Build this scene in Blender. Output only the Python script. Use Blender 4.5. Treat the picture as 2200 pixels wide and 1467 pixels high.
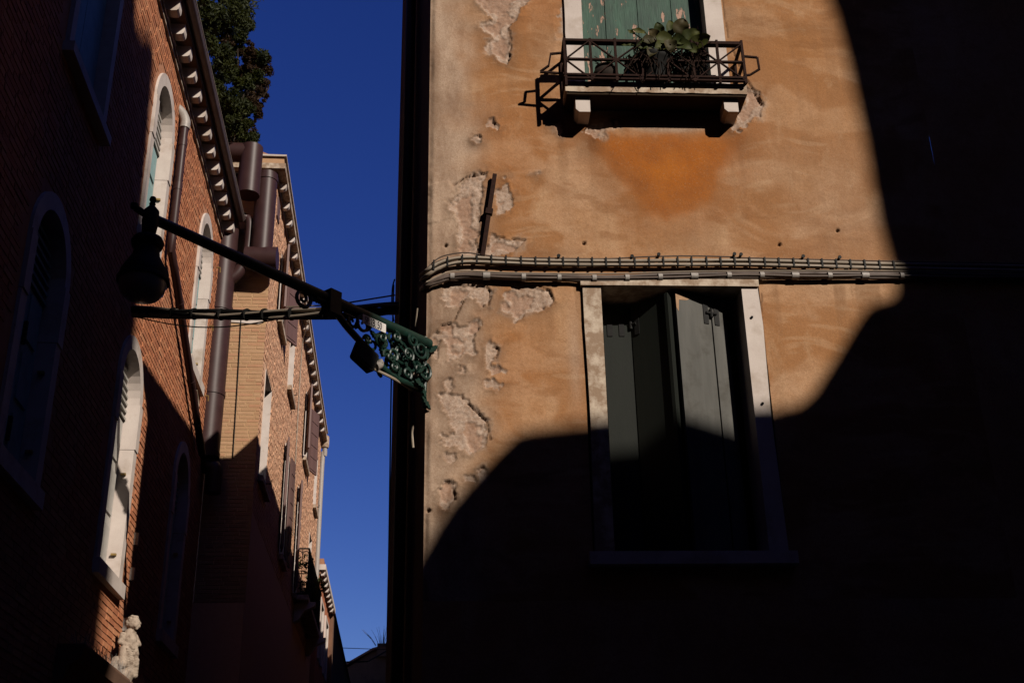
import bpy, math, random
import numpy as np
from mathutils import Vector, Matrix
random.seed(7); NR = np.random.RandomState(7)
scn = bpy.context.scene
for o in list(bpy.data.objects): bpy.data.objects.remove(o)
COL = scn.collection
R_ = math.radians

# ------------------------------------------------------------------ camera
CAMZ = 1.6
FPX = 2612.5                       # focal length in pixels of the 2200 px wide photograph
CX, CY = 1100.0, 733.5
def _n(a): return a / np.linalg.norm(a)
def _d(px, py): return np.array([px - CX, -(py - CY), FPX])
_Z = _n(_d(991.74, -4992.1))       # vanishing point of the plumb lines
_Y = _d(854.0, 1930.2); _Y = _n(_Y - _Z * np.dot(_Y, _Z))   # vanishing point of the alley
_X = np.cross(_Z, _Y)
if _X[0] < 0: _X = -_X
RM = np.array([_X, _Y, _Z])        # world = RM @ (right, up, forward)
C0 = np.array([0, 0, CAMZ])
def ray(px, py): return _n(RM @ _d(px, py))
def hit(px, py, nrm, pt):
    r = ray(px, py); return C0 + r * (np.dot(nrm, np.array(pt) - C0) / np.dot(nrm, r))
def onX(px, py, x): return hit(px, py, np.array([1., 0, 0]), (x, 0, 0))
def onY(px, py, y): return hit(px, py, np.array([0, 1., 0]), (0, y, 0))
def onZ(px, py, z): return hit(px, py, np.array([0, 0, 1.]), (0, 0, z))

cam = bpy.data.cameras.new('camera'); co = bpy.data.objects.new('camera', cam); COL.objects.link(co)
cam.sensor_width = 36.0; cam.lens = FPX / 2200 * 36.0
cam.clip_start = 0.05; cam.clip_end = 2000
r_, u_, f_ = RM[:, 0], RM[:, 1], RM[:, 2]
co.matrix_world = Matrix(((r_[0], u_[0], -f_[0], 0), (r_[1], u_[1], -f_[1], 0), (r_[2], u_[2], -f_[2], CAMZ), (0, 0, 0, 1)))
scn.camera = co

# ------------------------------------------------------------------ sky, sun, exposure
SUN_AZ, SUN_EL = 35.0, 31.0        # azimuth measured from the alley axis, sun behind and to the right
saz, sel = R_(SUN_AZ), R_(SUN_EL)
SDIR = np.array([-math.sin(saz) * math.cos(sel), math.cos(saz) * math.cos(sel), -math.sin(sel)])  # travel of light
w = bpy.data.worlds.new('World'); scn.world = w; w.use_nodes = True
nt = w.node_tree; nt.nodes.clear()
sky = nt.nodes.new('ShaderNodeTexSky'); sky.sky_type = 'NISHITA'; sky.sun_disc = False
sky.sun_elevation = sel; sky.sun_rotation = math.pi - saz
sky.altitude = 0; sky.air_density = 1.0; sky.dust_density = 0.15; sky.ozone_density = 5.0
bg = nt.nodes.new('ShaderNodeBackground'); bg.inputs[1].default_value = 0.05
wo = nt.nodes.new('ShaderNodeOutputWorld')
hs = nt.nodes.new('ShaderNodeHueSaturation'); hs.inputs['Hue'].default_value = 0.53; hs.inputs['Saturation'].default_value = 1.24   # deep polarised blue, the whole sky alike
nt.links.new(sky.outputs[0], hs.inputs['Color']); nt.links.new(hs.outputs[0], bg.inputs[0]); nt.links.new(bg.outputs[0], wo.inputs[0])
sl = bpy.data.lights.new('sun', 'SUN'); sl.energy = 5.0; sl.angle = R_(0.53); sl.color = (1.0, 0.90, 0.78)
so = bpy.data.objects.new('sun', sl); COL.objects.link(so)
so.rotation_euler = Vector(SDIR).to_track_quat('-Z', 'Y').to_euler(); so.location = (20, -25, 30)
scn.view_settings.view_transform = 'Standard'; scn.view_settings.look = 'None'
scn.view_settings.exposure = 0.5; scn.view_settings.gamma = 1.0; scn.view_settings.use_curve_mapping = False
scn.render.engine = 'CYCLES'

# ------------------------------------------------------------------ materials
MATS = {}
ALB = 0.555                        # overall reflectance of the painted and stone surfaces
def sc(c): return tuple(v * ALB for v in c)
class MT:
    def __init__(s, name, rough=0.8, metal=0.0, spec=0.4):
        s.m = bpy.data.materials.new(name); s.m.use_nodes = True; s.nt = s.m.node_tree
        s.b = s.nt.nodes['Principled BSDF']; s.b.inputs['Roughness'].default_value = rough
        s.b.inputs['Metallic'].default_value = metal; s.b.inputs['Specular IOR Level'].default_value = spec
        s.tc = s.nt.nodes.new('ShaderNodeTexCoord'); s.geo = s.nt.nodes.new('ShaderNodeNewGeometry')
        MATS[name] = s.m
    def link(s, a, b): s.nt.links.new(a, b)
    def noise(s, scale, detail=4, rough=0.55, stretch=None, world=True):
        n = s.nt.nodes.new('ShaderNodeTexNoise'); n.inputs['Scale'].default_value = scale
        n.inputs['Detail'].default_value = detail; n.inputs['Roughness'].default_value = rough
        src = s.geo.outputs['Position'] if world else s.tc.outputs['Object']
        if stretch:
            mp = s.nt.nodes.new('ShaderNodeMapping'); mp.inputs['Scale'].default_value = stretch
            s.link(src, mp.inputs[0]); src = mp.outputs[0]
        s.link(src, n.inputs['Vector']); return n.outputs['Fac']
    def ramp(s, fac, lo, hi, a=0.0, b=1.0):
        m = s.nt.nodes.new('ShaderNodeMapRange'); m.inputs[1].default_value = lo; m.inputs[2].default_value = hi
        m.inputs[3].default_value = a; m.inputs[4].default_value = b; m.clamp = True
        s.link(fac, m.inputs[0]); return m.outputs[0]
    def math(s, op, a, b=None):
        m = s.nt.nodes.new('ShaderNodeMath'); m.operation = op
        for i, v in enumerate((a, b)):
            if v is None: continue
            if isinstance(v, (int, float)): m.inputs[i].default_value = v
            else: s.link(v, m.inputs[i])
        return m.outputs[0]
    def mix(s, fac, a, b, mode='MIX'):
        m = s.nt.nodes.new('ShaderNodeMix'); m.data_type = 'RGBA'; m.blend_type = mode
        if isinstance(fac, (int, float)): m.inputs[0].default_value = fac
        else: s.link(fac, m.inputs[0])
        for i, v in ((6, a), (7, b)):
            if isinstance(v, tuple): m.inputs[i].default_value = (*sc(v), 1)
            else: s.link(v, m.inputs[i])
        return m.outputs[2]
    def color(s, v):
        if isinstance(v, tuple): s.b.inputs['Base Color'].default_value = (*v, 1)
        else: s.link(v, s.b.inputs['Base Color'])
    def bump(s, h, strength=0.4, dist=0.01):
        b = s.nt.nodes.new('ShaderNodeBump'); b.inputs['Strength'].default_value = strength; b.inputs['Distance'].default_value = dist
        s.link(h, b.inputs['Height']); s.link(b.outputs[0], s.b.inputs['Normal'])
    def attr(s, name):
        a = s.nt.nodes.new('ShaderNodeAttribute'); a.attribute_name = name; return a
    def sep(s, c):
        n = s.nt.nodes.new('ShaderNodeSeparateColor'); s.link(c, n.inputs[0]); return n.outputs
def simple(name, c1, c2, scale=6, rough=0.8, bump=0.3, bscale=60, metal=0, spec=0.3, stretch=None, dirt=None, dscale=3, bdist=0.004, dlo=.52, dhi=.72):
    m = MT(name, rough, metal, spec)
    n = m.ramp(m.noise(scale, 5, 0.6, stretch), 0.3, 0.7)
    col = m.mix(n, c1, c2)
    if dirt: col = m.mix(m.ramp(m.noise(dscale, 6, 0.65), dlo, dhi, 0, 0.8), col, dirt)
    m.color(col)
    if bump: m.bump(m.noise(bscale, 4, 0.6), bump, bdist)
    return m.m
def brick_mat(name, cols, dark):
    m = MT(name, 0.9, 0, 0.2)
    a = m.attr('tint').outputs['Fac']
    oi = m.nt.nodes.new('ShaderNodeObjectInfo')
    r = m.math('FRACT', m.math('ADD', a, oi.outputs['Random']))
    cr = m.nt.nodes.new('ShaderNodeValToRGB'); m.link(r, cr.inputs[0])
    e = cr.color_ramp.elements
    e[0].position = 0; e[0].color = (*sc(cols[0]), 1); e[1].position = 1; e[1].color = (*sc(cols[-1]), 1)
    for i, c in enumerate(cols[1:-1]):
        k = e.new((i + 1) / (len(cols) - 1)); k.color = (*sc(c), 1)
    n1 = m.noise(9, 5, 0.65)
    col = m.mix(m.ramp(n1, 0.35, 0.7, 0, 0.42), cr.outputs[0], dark)
    col = m.mix(m.ramp(m.noise(45, 4, 0.7), 0.4, 0.75, 0, 0.35), col, cols[len(cols) // 2])
    col = m.mix(m.ramp(m.noise(1.3, 6, .7), .52, .72, 0, .28), col, dark); col = m.mix(m.ramp(m.noise(2.1, 7, .72), .56, .74, 0, .40), col, (.55, .38, .26))
    m.color(col); m.bump(m.noise(70, 5, 0.7), 0.6, 0.006)
    return m.m
brick_mat('red_brick', [(.56, .20, .088), (.64, .25, .115), (.46, .165, .08), (.70, .32, .16), (.58, .215, .095)], (.38, .15, .085))
brick_mat('ochre_brick', [(.51, .305, .175), (.55, .335, .19), (.53, .27, .16), (.48, .285, .16), (.57, .355, .21), (.51, .305, .175)], (.36, .20, .105))
brick_mat('tan_brick', [(.84, .47, .295), (.90, .53, .335), (.76, .41, .25), (.92, .58, .37), (.80, .45, .275)], (.62, .345, .215))
simple('mortar_red', (.46, .20, .10), (.56, .26, .145), 12, 0.95)
simple('mortar_ochre', (.46, .28, .145), (.56, .36, .20), 12, 0.95)
simple('mortar_tan', (.78, .465, .295), (.86, .54, .35), 12, 0.95)
simple('istrian_stone', (.60, .51, .46), (.71, .62, .565), 5, 0.75, 0.25, 80, dirt=(.40, .31, .24))
simple('stained_stone', (.62, .50, .38), (.72, .62, .52), 7, 0.8, 0.5, 60, dirt=(.24, .13, .06), dscale=7, dlo=.38, dhi=.56)
simple('statue_stone', (.36, .28, .215), (.50, .40, .315), 14, 0.85, 0.5, 120, dirt=(.17, .115, .08), dscale=16, dlo=.48, dhi=.66)
simple('teal_paint', (.24, .42, .42), (.32, .50, .50), 9, 0.55, 0.2, 40, dirt=(.18, .28, .28))
simple('white_paint', (.55, .52, .48), (.66, .62, .57), 9, 0.6, 0.2, 40)
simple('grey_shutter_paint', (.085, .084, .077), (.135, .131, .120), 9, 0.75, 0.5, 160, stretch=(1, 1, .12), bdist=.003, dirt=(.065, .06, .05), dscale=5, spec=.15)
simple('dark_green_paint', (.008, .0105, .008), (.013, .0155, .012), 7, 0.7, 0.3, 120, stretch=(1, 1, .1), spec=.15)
simple('brown_metal', (.040, .017, .017), (.056, .026, .025), 5, 0.45, 0.08, 30, spec=0.18)
simple('gutter_metal', (.13, .085, .075), (.19, .13, .115), 7, 0.5, 0.2, 30, spec=0.5)
simple('rust_iron', (.022, .012, .010), (.044, .021, .016), 30, 0.85, 0.5, 200, spec=.06)
simple('black_iron', (.010, .010, .011), (.018, .017, .016), 20, 0.7, 0.3, 120, spec=.12)
m = MT('green_lamp_paint', 0.42, 0, 0.3); m.color(m.mix(m.ramp(m.noise(25, 4), .4, .7), (.003, .020, .014), (.005, .034, .024))); m.bump(m.noise(90, 3), .35, .004)
simple('pale_cable', (.30, .24, .18), (.38, .31, .24), 10, 0.6, 0.1, 60)
simple('brown_cable', (.10, .070, .055), (.14, .10, .08), 10, 0.55, 0.1, 60)
simple('black_plastic', (.006, .006, .006), (.012, .011, .010), 10, 0.6, 0.1, 60, spec=.12)
simple('grey_tape', (.30, .27, .25), (.42, .38, .34), 40, 0.5, 0.3, 60)
simple('brown_shutter', (.13, .070, .062), (.17, .092, .08), 6, 0.6, 0.2, 60, stretch=(1, 1, .15))
simple('red_plaster', (.48, .15, .07), (.56, .20, .10), 3, 0.9, 0.3, 40)
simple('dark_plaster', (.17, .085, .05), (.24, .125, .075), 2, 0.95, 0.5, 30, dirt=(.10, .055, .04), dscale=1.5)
simple('plain_plaster', (.30, .22, .15), (.36, .27, .19), 1.5, 0.95, 0.3, 20)
simple('roof_tile', (.34, .15, .085), (.44, .22, .13), 5, 0.9, 0.4, 30)
simple('paving_stone', (.16, .15, .14), (.22, .21, .19), 4, 0.8, 0.3, 30)
simple('dark_glass', (.012, .014, .018), (.02, .022, .026), 3, 0.12, 0, spec=0.6)
simple('dark_inside', (.012, .010, .009), (.02, .017, .014), 3, 0.9, 0)
simple('opal_glass', (.22, .22, .23), (.28, .28, .29), 4, 0.3, 0.05, 30)
simple('white_enamel', (.74, .70, .66), (.80, .76, .72), 20, 0.35, 0.05, 30)
simple('black_enamel', (.012, .012, .02), (.016, .016, .025), 20, 0.4, 0)
simple('brass', (.42, .28, .10), (.50, .34, .14), 20, 0.45, 0.1, 40, metal=0.6)
simple('terracotta', (.022, .016, .013), (.034, .024, .019), 12, 0.85, 0.3, 60, spec=.1)
simple('bark', (.030, .021, .014), (.05, .035, .022), 20, 0.9, 0.5, 60)
def leaf_mat(name, c1, c2, trans=0.25):
    m = MT(name, 0.65, 0, 0.15); m.color(m.mix(m.ramp(m.noise(3.5, 3), .35, .65), c1, c2))
    tr = m.nt.nodes.new('ShaderNodeBsdfTranslucent'); tr.inputs[0].default_value = (c2[0] * .7, c2[1] * .7, c2[2] * .35, 1)
    mx = m.nt.nodes.new('ShaderNodeMixShader'); mx.inputs[0].default_value = trans
    out = m.nt.nodes['Material Output']
    m.link(m.b.outputs[0], mx.inputs[1]); m.link(tr.outputs[0], mx.inputs[2]); m.link(mx.outputs[0], out.inputs[0])
leaf_mat('green_leaf', (.012, .018, .005), (.052, .060, .012))
leaf_mat('red_leaf', (.034, .016, .008), (.060, .032, .011))
leaf_mat('big_leaf', (.030, .042, .006), (.085, .088, .012), .15)
leaf_mat('bronze_leaf', (.036, .034, .009), (.070, .050, .014), .1)
leaf_mat('dry_grass', (.10, .08, .04), (.14, .11, .06), .1)
# peeling green boards
m = MT('green_boards', 0.7, 0, 0.3)
n1 = m.noise(6, 5, .65, (1, 1, .25)); base = m.mix(m.ramp(n1, .3, .7), (.016, .050, .036), (.036, .088, .060))
base = m.mix(m.ramp(m.noise(40, 3, .6, (1, 1, .06)), .5, .75, 0, .6), base, (.010, .034, .026))
base = m.mix(m.ramp(m.noise(2.5, 6, .7, (2.5, 1, .8)), .45, .7, 0, .7), base, (.050, .135, .088)); base = m.mix(m.ramp(m.noise(14, 6, .75, (1.5, 1, .35)), .52, .7, 0, .75), base, (.012, .030, .024))
pl = m.ramp(m.noise(9, 7, .66, (1.6, 1, .42)), .595, .615)
base = m.mix(pl, base, (.44, .26, .19)); m.color(base); m.bump(m.math('SUBTRACT', m.noise(70, 4, .6, (1, 1, .1)), pl), .5, .006)
# plaster with lost patches and stains (stain: R lost plaster, G orange wash, B grey wash; dirt, rust, mottle, drip: single values)
m = MT('ochre_plaster', 0.95, 0, 0.12)
at = m.attr('stain'); s3 = m.sep(at.outputs['Color']); A_ = lambda n: m.attr(n).outputs['Fac']
fine = m.noise(55, 5, .7)
base = m.mix(m.ramp(m.noise(1.0, 6, .62), .32, .68), (.535, .272, .122), (.64, .40, .245))
base = m.mix(m.math('MULTIPLY', A_('mottle'), .75), base, (.41, .175, .060))
base = m.mix(m.ramp(m.noise(6, 8, .75, (.7, .7, 1.3)), .46, .74, 0, .60), base, (.36, .160, .060))
base = m.mix(m.ramp(m.noise(3.1, 7, .7, (1, 1, .45)), .54, .72, 0, .55), base, (.70, .46, .275))
base = m.mix(m.math('MULTIPLY', A_('trowel'), .42), base, (.30, .125, .045)); base = m.mix(m.math('MULTIPLY', A_('scuff'), .28), base, (.74, .50, .31))
base = m.mix(m.math('MULTIPLY', A_('drip'), .55), base, (.25, .13, .065))
base = m.mix(s3[1], base, m.mix(m.ramp(m.noise(3, 6, .65), .3, .7), (.41, .112, .012), (.55, .170, .018)))
base = m.mix(A_('rust'), base, m.mix(m.ramp(m.noise(6, 6, .7), .3, .7), (.27, .085, .020), (.42, .145, .034)))
gre = m.mix(m.ramp(m.noise(3, 7, .7, (1, 1, .4)), .36, .62), (.32, .215, .155), (.64, .48, .36))
base = m.mix(s3[2], base, gre)
pat = m.mix(m.ramp(m.noise(9, 8, .75), .35, .65), (.42, .30, .23), (.76, .60, .49)); pat = m.mix(m.ramp(m.noise(38, 6, .75), .45, .68, 0, .70), pat, (.34, .20, .125)); pat = m.mix(m.math('MULTIPLY', A_('deep'), .6), pat, (.42, .24, .16))
base = m.mix(s3[0], base, pat)
base = m.mix(m.math('MULTIPLY', A_('dirt'), m.ramp(m.noise(8, 5, .65), .2, .7, .55, 1)), base, (.095, .048, .026))
base = m.mix(m.ramp(fine, .42, .72, 0, .38), base, (.24, .115, .05)); base = m.mix(m.ramp(m.noise(240, 2, .5), .38, .66, 0, .36), base, (.15, .07, .03)); base = m.mix(m.ramp(m.noise(120, 3, .6), .60, .74, 0, .38), base, (.66, .48, .32))
m.color(base); m.bump(m.math('ADD', m.math('MULTIPLY', fine, .6), m.noise(28, 6, .65)), .45, .007)
# old plaster tone for unseen faces of that house
def M(n): return MATS[n]
# ------------------------------------------------------------------ mesh helpers
ORG = {}
class MB:
    def __init__(s): s.v = []; s.f = []; s.t = []; s.ct = 0.0
    def add(s, vs, fs):
        b = len(s.v); s.v += [tuple(map(float, p)) for p in vs]
        for f in fs: s.f.append([b + i for i in f]); s.t.append(s.ct)
        return s
    def box(s, o, a, b, c):
        o, a, b, c = map(np.array, (o, a, b, c))
        v = [o, o + a, o + a + b, o + b, o + c, o + a + c, o + a + b + c, o + b + c]
        f = [(0, 3, 2, 1), (4, 5, 6, 7), (0, 1, 5, 4), (1, 2, 6, 5), (2, 3, 7, 6), (3, 0, 4, 7)]
        if np.dot(np.cross(a, b), c) < 0: f = [q[::-1] for q in f]
        return s.add(v, f)
    def abox(s, x0, x1, y0, y1, z0, z1): return s.box((x0, y0, z0), (x1 - x0, 0, 0), (0, y1 - y0, 0), (0, 0, z1 - z0))
    def quad(s, a, b, c, d): return s.add([a, b, c, d], [(0, 1, 2, 3)])
    def tube(s, path, r, n=8, cap=True):
        P = [np.array(p, float) for p in path]; k = len(P)
        rs = r if hasattr(r, '__len__') else [r] * k
        T = [_n(P[min(i + 1, k - 1)] - P[max(i - 1, 0)]) for i in range(k)]
        ref = np.array([0, 0, 1.]) if abs(T[0][2]) < .9 else np.array([1., 0, 0])
        N = _n(np.cross(T[0], ref)); vs = []
        for i in range(k):
            N = _n(N - T[i] * np.dot(N, T[i])); B = np.cross(T[i], N)
            for j in range(n):
                a = 2 * math.pi * j / n; vs.append(P[i] + rs[i] * (math.cos(a) * N + math.sin(a) * B))
        fs = [(i * n + j, i * n + (j + 1) % n, (i + 1) * n + (j + 1) % n, (i + 1) * n + j) for i in range(k - 1) for j in range(n)]
        if cap: fs += [tuple(range(n))[::-1], tuple((k - 1) * n + j for j in range(n))]
        return s.add(vs, fs)
    def bar(s, a, b, wd, th=None, up=(0, 0, 1)):
        a, b = np.array(a, float), np.array(b, float); d = b - a; t = _n(d); th = th or wd
        up = np.array(up, float)
        if abs(np.dot(up, t)) > .95: up = np.array([1., 0, 0])
        sx = _n(np.cross(t, up)); sy = np.cross(sx, t)
        return s.box(a - sx * wd / 2 - sy * th / 2, sx * wd, sy * th, d)
    def lathe(s, c, prof, n=20, ax=None):
        c = np.array(c, float); ax = _n(np.array(ax, float)) if ax is not None else np.array([0, 0, 1.])
        e1 = _n(np.cross(ax, [1., 0, 0] if abs(ax[0]) < .9 else [0, 1., 0])); e2 = np.cross(ax, e1); vs = []
        for r, z in prof:
            for j in range(n):
                a = 2 * math.pi * j / n; vs.append(c + ax * z + r * (math.cos(a) * e1 + math.sin(a) * e2))
        k = len(prof)
        fs = [(i * n + j, i * n + (j + 1) % n, (i + 1) * n + (j + 1) % n, (i + 1) * n + j) for i in range(k - 1) for j in range(n)]
        fs += [tuple(range(n))[::-1], tuple((k - 1) * n + j for j in range(n))]
        return s.add(vs, fs)
    def prism(s, poly, fr, d0, d1):
        """poly of (a,b); fr(a,b,d)->xyz; extruded from d0 to d1"""
        k = len(poly); vs = [fr(a, b, d0) for a, b in poly] + [fr(a, b, d1) for a, b in poly]
        fs = [tuple(range(k))[::-1], tuple(range(k, 2 * k))] + [(i, (i + 1) % k, k + (i + 1) % k, k + i) for i in range(k)]
        return s.add(vs, fs)
    def build(s, name, mat, parent=None, smooth=False, kind=None, org=None, fixn=True, tint=False):
        me = bpy.data.meshes.new(name); V = np.array(s.v)
        if parent is None:
            O = np.array(org if org is not None else ((V[:, 0].min() + V[:, 0].max()) / 2, (V[:, 1].min() + V[:, 1].max()) / 2, V[:, 2].min()), float)
            loc = O
        else:
            PO = ORG[parent.name]; O = np.array(((V[:, 0].min() + V[:, 0].max()) / 2, (V[:, 1].min() + V[:, 1].max()) / 2, V[:, 2].min())); loc = O - PO
        me.from_pydata((V - O).tolist(), [], s.f)
        if tint:
            a = me.attributes.new('tint', 'FLOAT', 'FACE'); a.data.foreach_set('value', np.array(s.t, dtype=np.float32))
        me.materials.append(M(mat) if isinstance(mat, str) else mat)
        if fixn:
            import bmesh
            bm = bmesh.new(); bm.from_mesh(me); bmesh.ops.recalc_face_normals(bm, faces=bm.faces); bm.to_mesh(me); bm.free()
        if smooth:
            me.polygons.foreach_set('use_smooth', [True] * len(me.polygons))
            me.set_sharp_from_angle(angle=R_(45))
        o = bpy.data.objects.new(name, me); COL.objects.link(o); o.location = loc
        if parent is not None: o.parent = parent
        ORG[o.name] = O
        if kind: o['kind'] = kind
        return o
def empty(name, loc):
    o = bpy.data.objects.new(name, None); COL.objects.link(o); o.location = loc; o.empty_display_size = .2; ORG[o.name] = np.array(loc, float); return o
def tag(o, label, cat, group=None):
    o['label'] = label; o['category'] = cat
    if group: o['group'] = group
    return o
def sub(name, mat, parent, fn, **k):
    m = MB(); fn(m); return m.build(name, mat, parent, **k)
def catmull(pts, n=6):
    P = [np.array(p, float) for p in pts]; out = []
    for i in range(len(P) - 1):
        p0, p1, p2, p3 = P[max(i - 1, 0)], P[i], P[i + 1], P[min(i + 2, len(P) - 1)]
        for j in range(n):
            t = j / n; out.append(.5 * (2 * p1 + (p2 - p0) * t + (2 * p0 - 5 * p1 + 4 * p2 - p3) * t * t + (3 * p1 - p0 - 3 * p2 + p3) * t ** 3))
    out.append(P[-1]); return out
# vectorised value noise
_tab = NR.rand(64, 64)
def vnoise(x, y):
    xi = np.floor(x).astype(int); yi = np.floor(y).astype(int); fx = x - xi; fy = y - yi
    fx = fx * fx * (3 - 2 * fx); fy = fy * fy * (3 - 2 * fy)
    g = lambda a, b: _tab[a % 64, b % 64]
    return (g(xi, yi) * (1 - fx) + g(xi + 1, yi) * fx) * (1 - fy) + (g(xi, yi + 1) * (1 - fx) + g(xi + 1, yi + 1) * fx) * fy
def fbm(x, y, o=4):
    s = 0; a = .5
    for i in range(o): s = s + a * vnoise(x * 2 ** i + 17.3 * i, y * 2 ** i + 5.1 * i); a *= .5
    return s / (1 - .5 ** o)
def sdf(poly, x, y):
    d = np.full(x.shape, 1e9); ins = np.zeros(x.shape, bool); k = len(poly)
    for i in range(k):
        ax, ay = poly[i]; bx, by = poly[(i + 1) % k]; ex, ey = bx - ax, by - ay
        t = np.clip(((x - ax) * ex + (y - ay) * ey) / (ex * ex + ey * ey + 1e-12), 0, 1)
        d = np.minimum(d, np.hypot(x - ax - t * ex, y - ay - t * ey))
        c = ((ay > y) != (by > y)) & (x < (bx - ax) * (y - ay) / (by - ay + 1e-12) + ax); ins ^= c
    return np.where(ins, -d, d)
def pline(pts, x, y):
    d = np.full(x.shape, 1e9)
    for (ax, ay), (bx, by) in zip(pts[:-1], pts[1:]):
        ex, ey = bx - ax, by - ay; t = np.clip(((x - ax) * ex + (y - ay) * ey) / (ex * ex + ey * ey + 1e-12), 0, 1)
        d = np.minimum(d, np.hypot(x - ax - t * ex, y - ay - t * ey))
    return d
def sst(a, b, x): t = np.clip((x - a) / (b - a), 0, 1); return t * t * (3 - 2 * t)

# frames: right wall (s along, d outward, z), left wall (y, d, z)
CORN = np.array([0.142, 9.0, 0.0]); TH = R_(-2.0)
RU = np.array([math.cos(TH), math.sin(TH), 0]); RN = np.array([math.sin(TH), -math.cos(TH), 0])
def RT(s, d, z): return CORN + RU * s + RN * d + np.array([0, 0, z])
def rw(px, py, d=0.0):
    p = hit(px, py, RN, CORN + RN * d); return float(np.dot(p - CORN, RU)), float(p[2])
def rp(px, py, d=0.0): s, z = rw(px, py, d); return RT(s, d, z)
XL = -3.0
def LT(y, d, z): return np.array([XL + d, y, z])
X2 = -2.27; YP = 17.655

# ------------------------------------------------------------------ ground
g = MB(); g.quad((-300, -300, 0), (300, -300, 0), (300, 300, 0), (-300, 300, 0))
g.build('ground', 'paving_stone', kind='structure', org=(0, 0, 0))

# ------------------------------------------------------------------ ochre house on the right
rh = empty('ochre_house', RT(2.5, -3, 0)); tag(rh, 'ochre plastered corner house with flaking render and green shutters', 'house')
ZR = 10.2
OPL = (rw(1290, 618)[0], rw(1591, 618)[0], 3.95, rw(1290, 618)[1])        # lower opening s0,s1,z0,z1
OPU = (rw(1250, 40)[0], rw(1514, 40)[0], rw(1300, 178, .22)[1] - .03, 10.0)   # upper opening
S0, S1, Z0, Z1 = 0.0, 4.5, 3.6, 9.75
ds = 0.0102; ns = int((S1 - S0) / ds) + 1; nz = int((Z1 - Z0) / ds) + 1
sg = np.linspace(S0, S1, ns); zg = np.linspace(Z0, Z1, nz); GS, GZ = np.meshgrid(sg, zg)
def pxpoly(pts): return [rw(*p) for p in pts]
PATCH = [
 [(1018,-60),(1026,0),(1042,25),(1055,40),(1033,48),(1031,58),(1050,66),(1054,80),(1047,100),(1046,115),(1062,120),(1075,132),(1090,135),(1094,122),(1100,100),(1098,75),(1094,60),(1102,45),(1118,20),(1130,0),(1145,-60)],
 [(1050,264),(1060,261),(1071,266),(1066,276),(1053,271)], [(1016,299),(1024,296),(1031,306),(1022,309)],
 [(1028,366),(1045,372),(1040,410),(1034,450),(1026,500),(1018,548),(992,548),(978,505),(988,470),(966,445),(990,402)],
 [(1075,402),(1090,395),(1100,420),(1098,440),(1085,450),(1068,462),(1062,432)],
 [(1056,500),(1075,509),(1128,515),(1105,540),(1060,552),(1043,545)],
 [(958,612),(1040,607),(1053,625),(1050,655),(1035,664),(1022,642),(1000,640),(976,664),(957,660)],
 [(1080,665),(1085,635),(1110,618),(1150,612),(1180,625),(1192,652),(1165,660),(1135,672),(1110,690),(1098,676)],
 [(950,700),(965,692),(1000,702),(1013,686),(1028,682),(1033,706),(1018,716),(1026,760),(1015,766),(985,762),(962,770),(962,745),(952,730)],
 [(1042,735),(1052,730),(1071,746),(1066,766),(1051,789),(1043,770)], [(1052,786),(1075,785),(1081,796),(1056,804)],
 [(1043,819),(1060,813),(1078,825),(1072,836),(1050,833)], [(955,811),(970,815),(968,838),(955,831)], [(985,785),(1003,785),(1000,804),(990,801)],
 [(945,850),(965,848),(990,850),(1020,880),(1045,905),(1053,940),(1045,962),(1010,976),(986,962),(976,920),(960,880)],
 [(950,935),(976,925),(986,956),(960,957)], [(955,970),(973,975),(968,994),(953,986)],
 [(1022,1010),(1035,1003),(1044,1020),(1035,1031)], [(1003,1025),(1018,1021),(1019,1033)],
 [(942,1060),(956,1030),(972,1040),(979,1070),(965,1096),(942,1091)],
 [(1600,188),(1630,203),(1637,225),(1621,260),(1592,276),(1566,281),(1585,255),(1598,225)],
 [(1255,285),(1270,268),(1290,258),(1306,274),(1296,292),(1277,301)], [(1183,262),(1203,264),(1205,286),(1190,274)],
 [(1205,30),(1214,15),(1214,88),(1208,82)], [(1080,380),(1088,378),(1086,388)], [(1144,373),(1157,371),(1152,378)],
 [(925,720),(938,712),(950,745),(940,775),(928,760)], [(1316,262),(1324,258),(1326,272),(1318,276)]]
wob = (fbm(GS * 9, GZ * 9, 3) - .5) * .07 + (fbm(GS * 26, GZ * 26, 3) - .5) * .045 + (fbm(GS * 60, GZ * 60, 2) - .5) * .014
pd = np.full(GS.shape, 1e9)
for p in PATCH: pd = np.minimum(pd, sdf(pxpoly(p), GS, GZ))
pdw = pd + wob * np.clip(pd * 8 + 1.2, .5, 1.5)
pmask = 1 - sst(-.005, .005, pdw)
deep = (1 - sst(-.04, -.02, pdw + .035 + (fbm(GS * 7 + 9, GZ * 7, 4) - .5) * .30)) * pmask
SMOOTHED = [[(922,395),(965,392),(976,410),(956,430),(976,450),(962,470),(920,480)]]   # grey trowelled repair
rmask = np.zeros(GS.shape)
for p in SMOOTHED: rmask = np.maximum(rmask, 1 - sst(-.008, .008, sdf(pxpoly(p), GS, GZ) + wob * .5))
CRACK = [[(1629,612),(1633,640),(1636,700),(1641,760),(1651,850),(1659,886)],[(1637,630),(1638,680),(1645,760),(1654,830)],
 [(1246,620),(1254,650),(1250,690),(1258,740),(1262,820),(1267,905)],[(1553,0),(1558,40),(1566,88),(1592,150),(1622,200),(1636,225)],
 [(1000,640),(985,668),(975,690)],[(990,850),(1020,880),(1046,905),(1054,945)],[(1110,617),(1150,611),(1180,624),(1193,652)],
 [(1041,606),(1053,625),(1050,655)],[(972,1040),(979,1075)],[(1075,509),(1128,515)],[(1094,60),(1100,95),(1092,130)],
[(1060,745),(1072,748),(1066,768)],[(975,398),(1000,382),(1044,372)]]
cd = np.full(GS.shape, 1e9)
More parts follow.
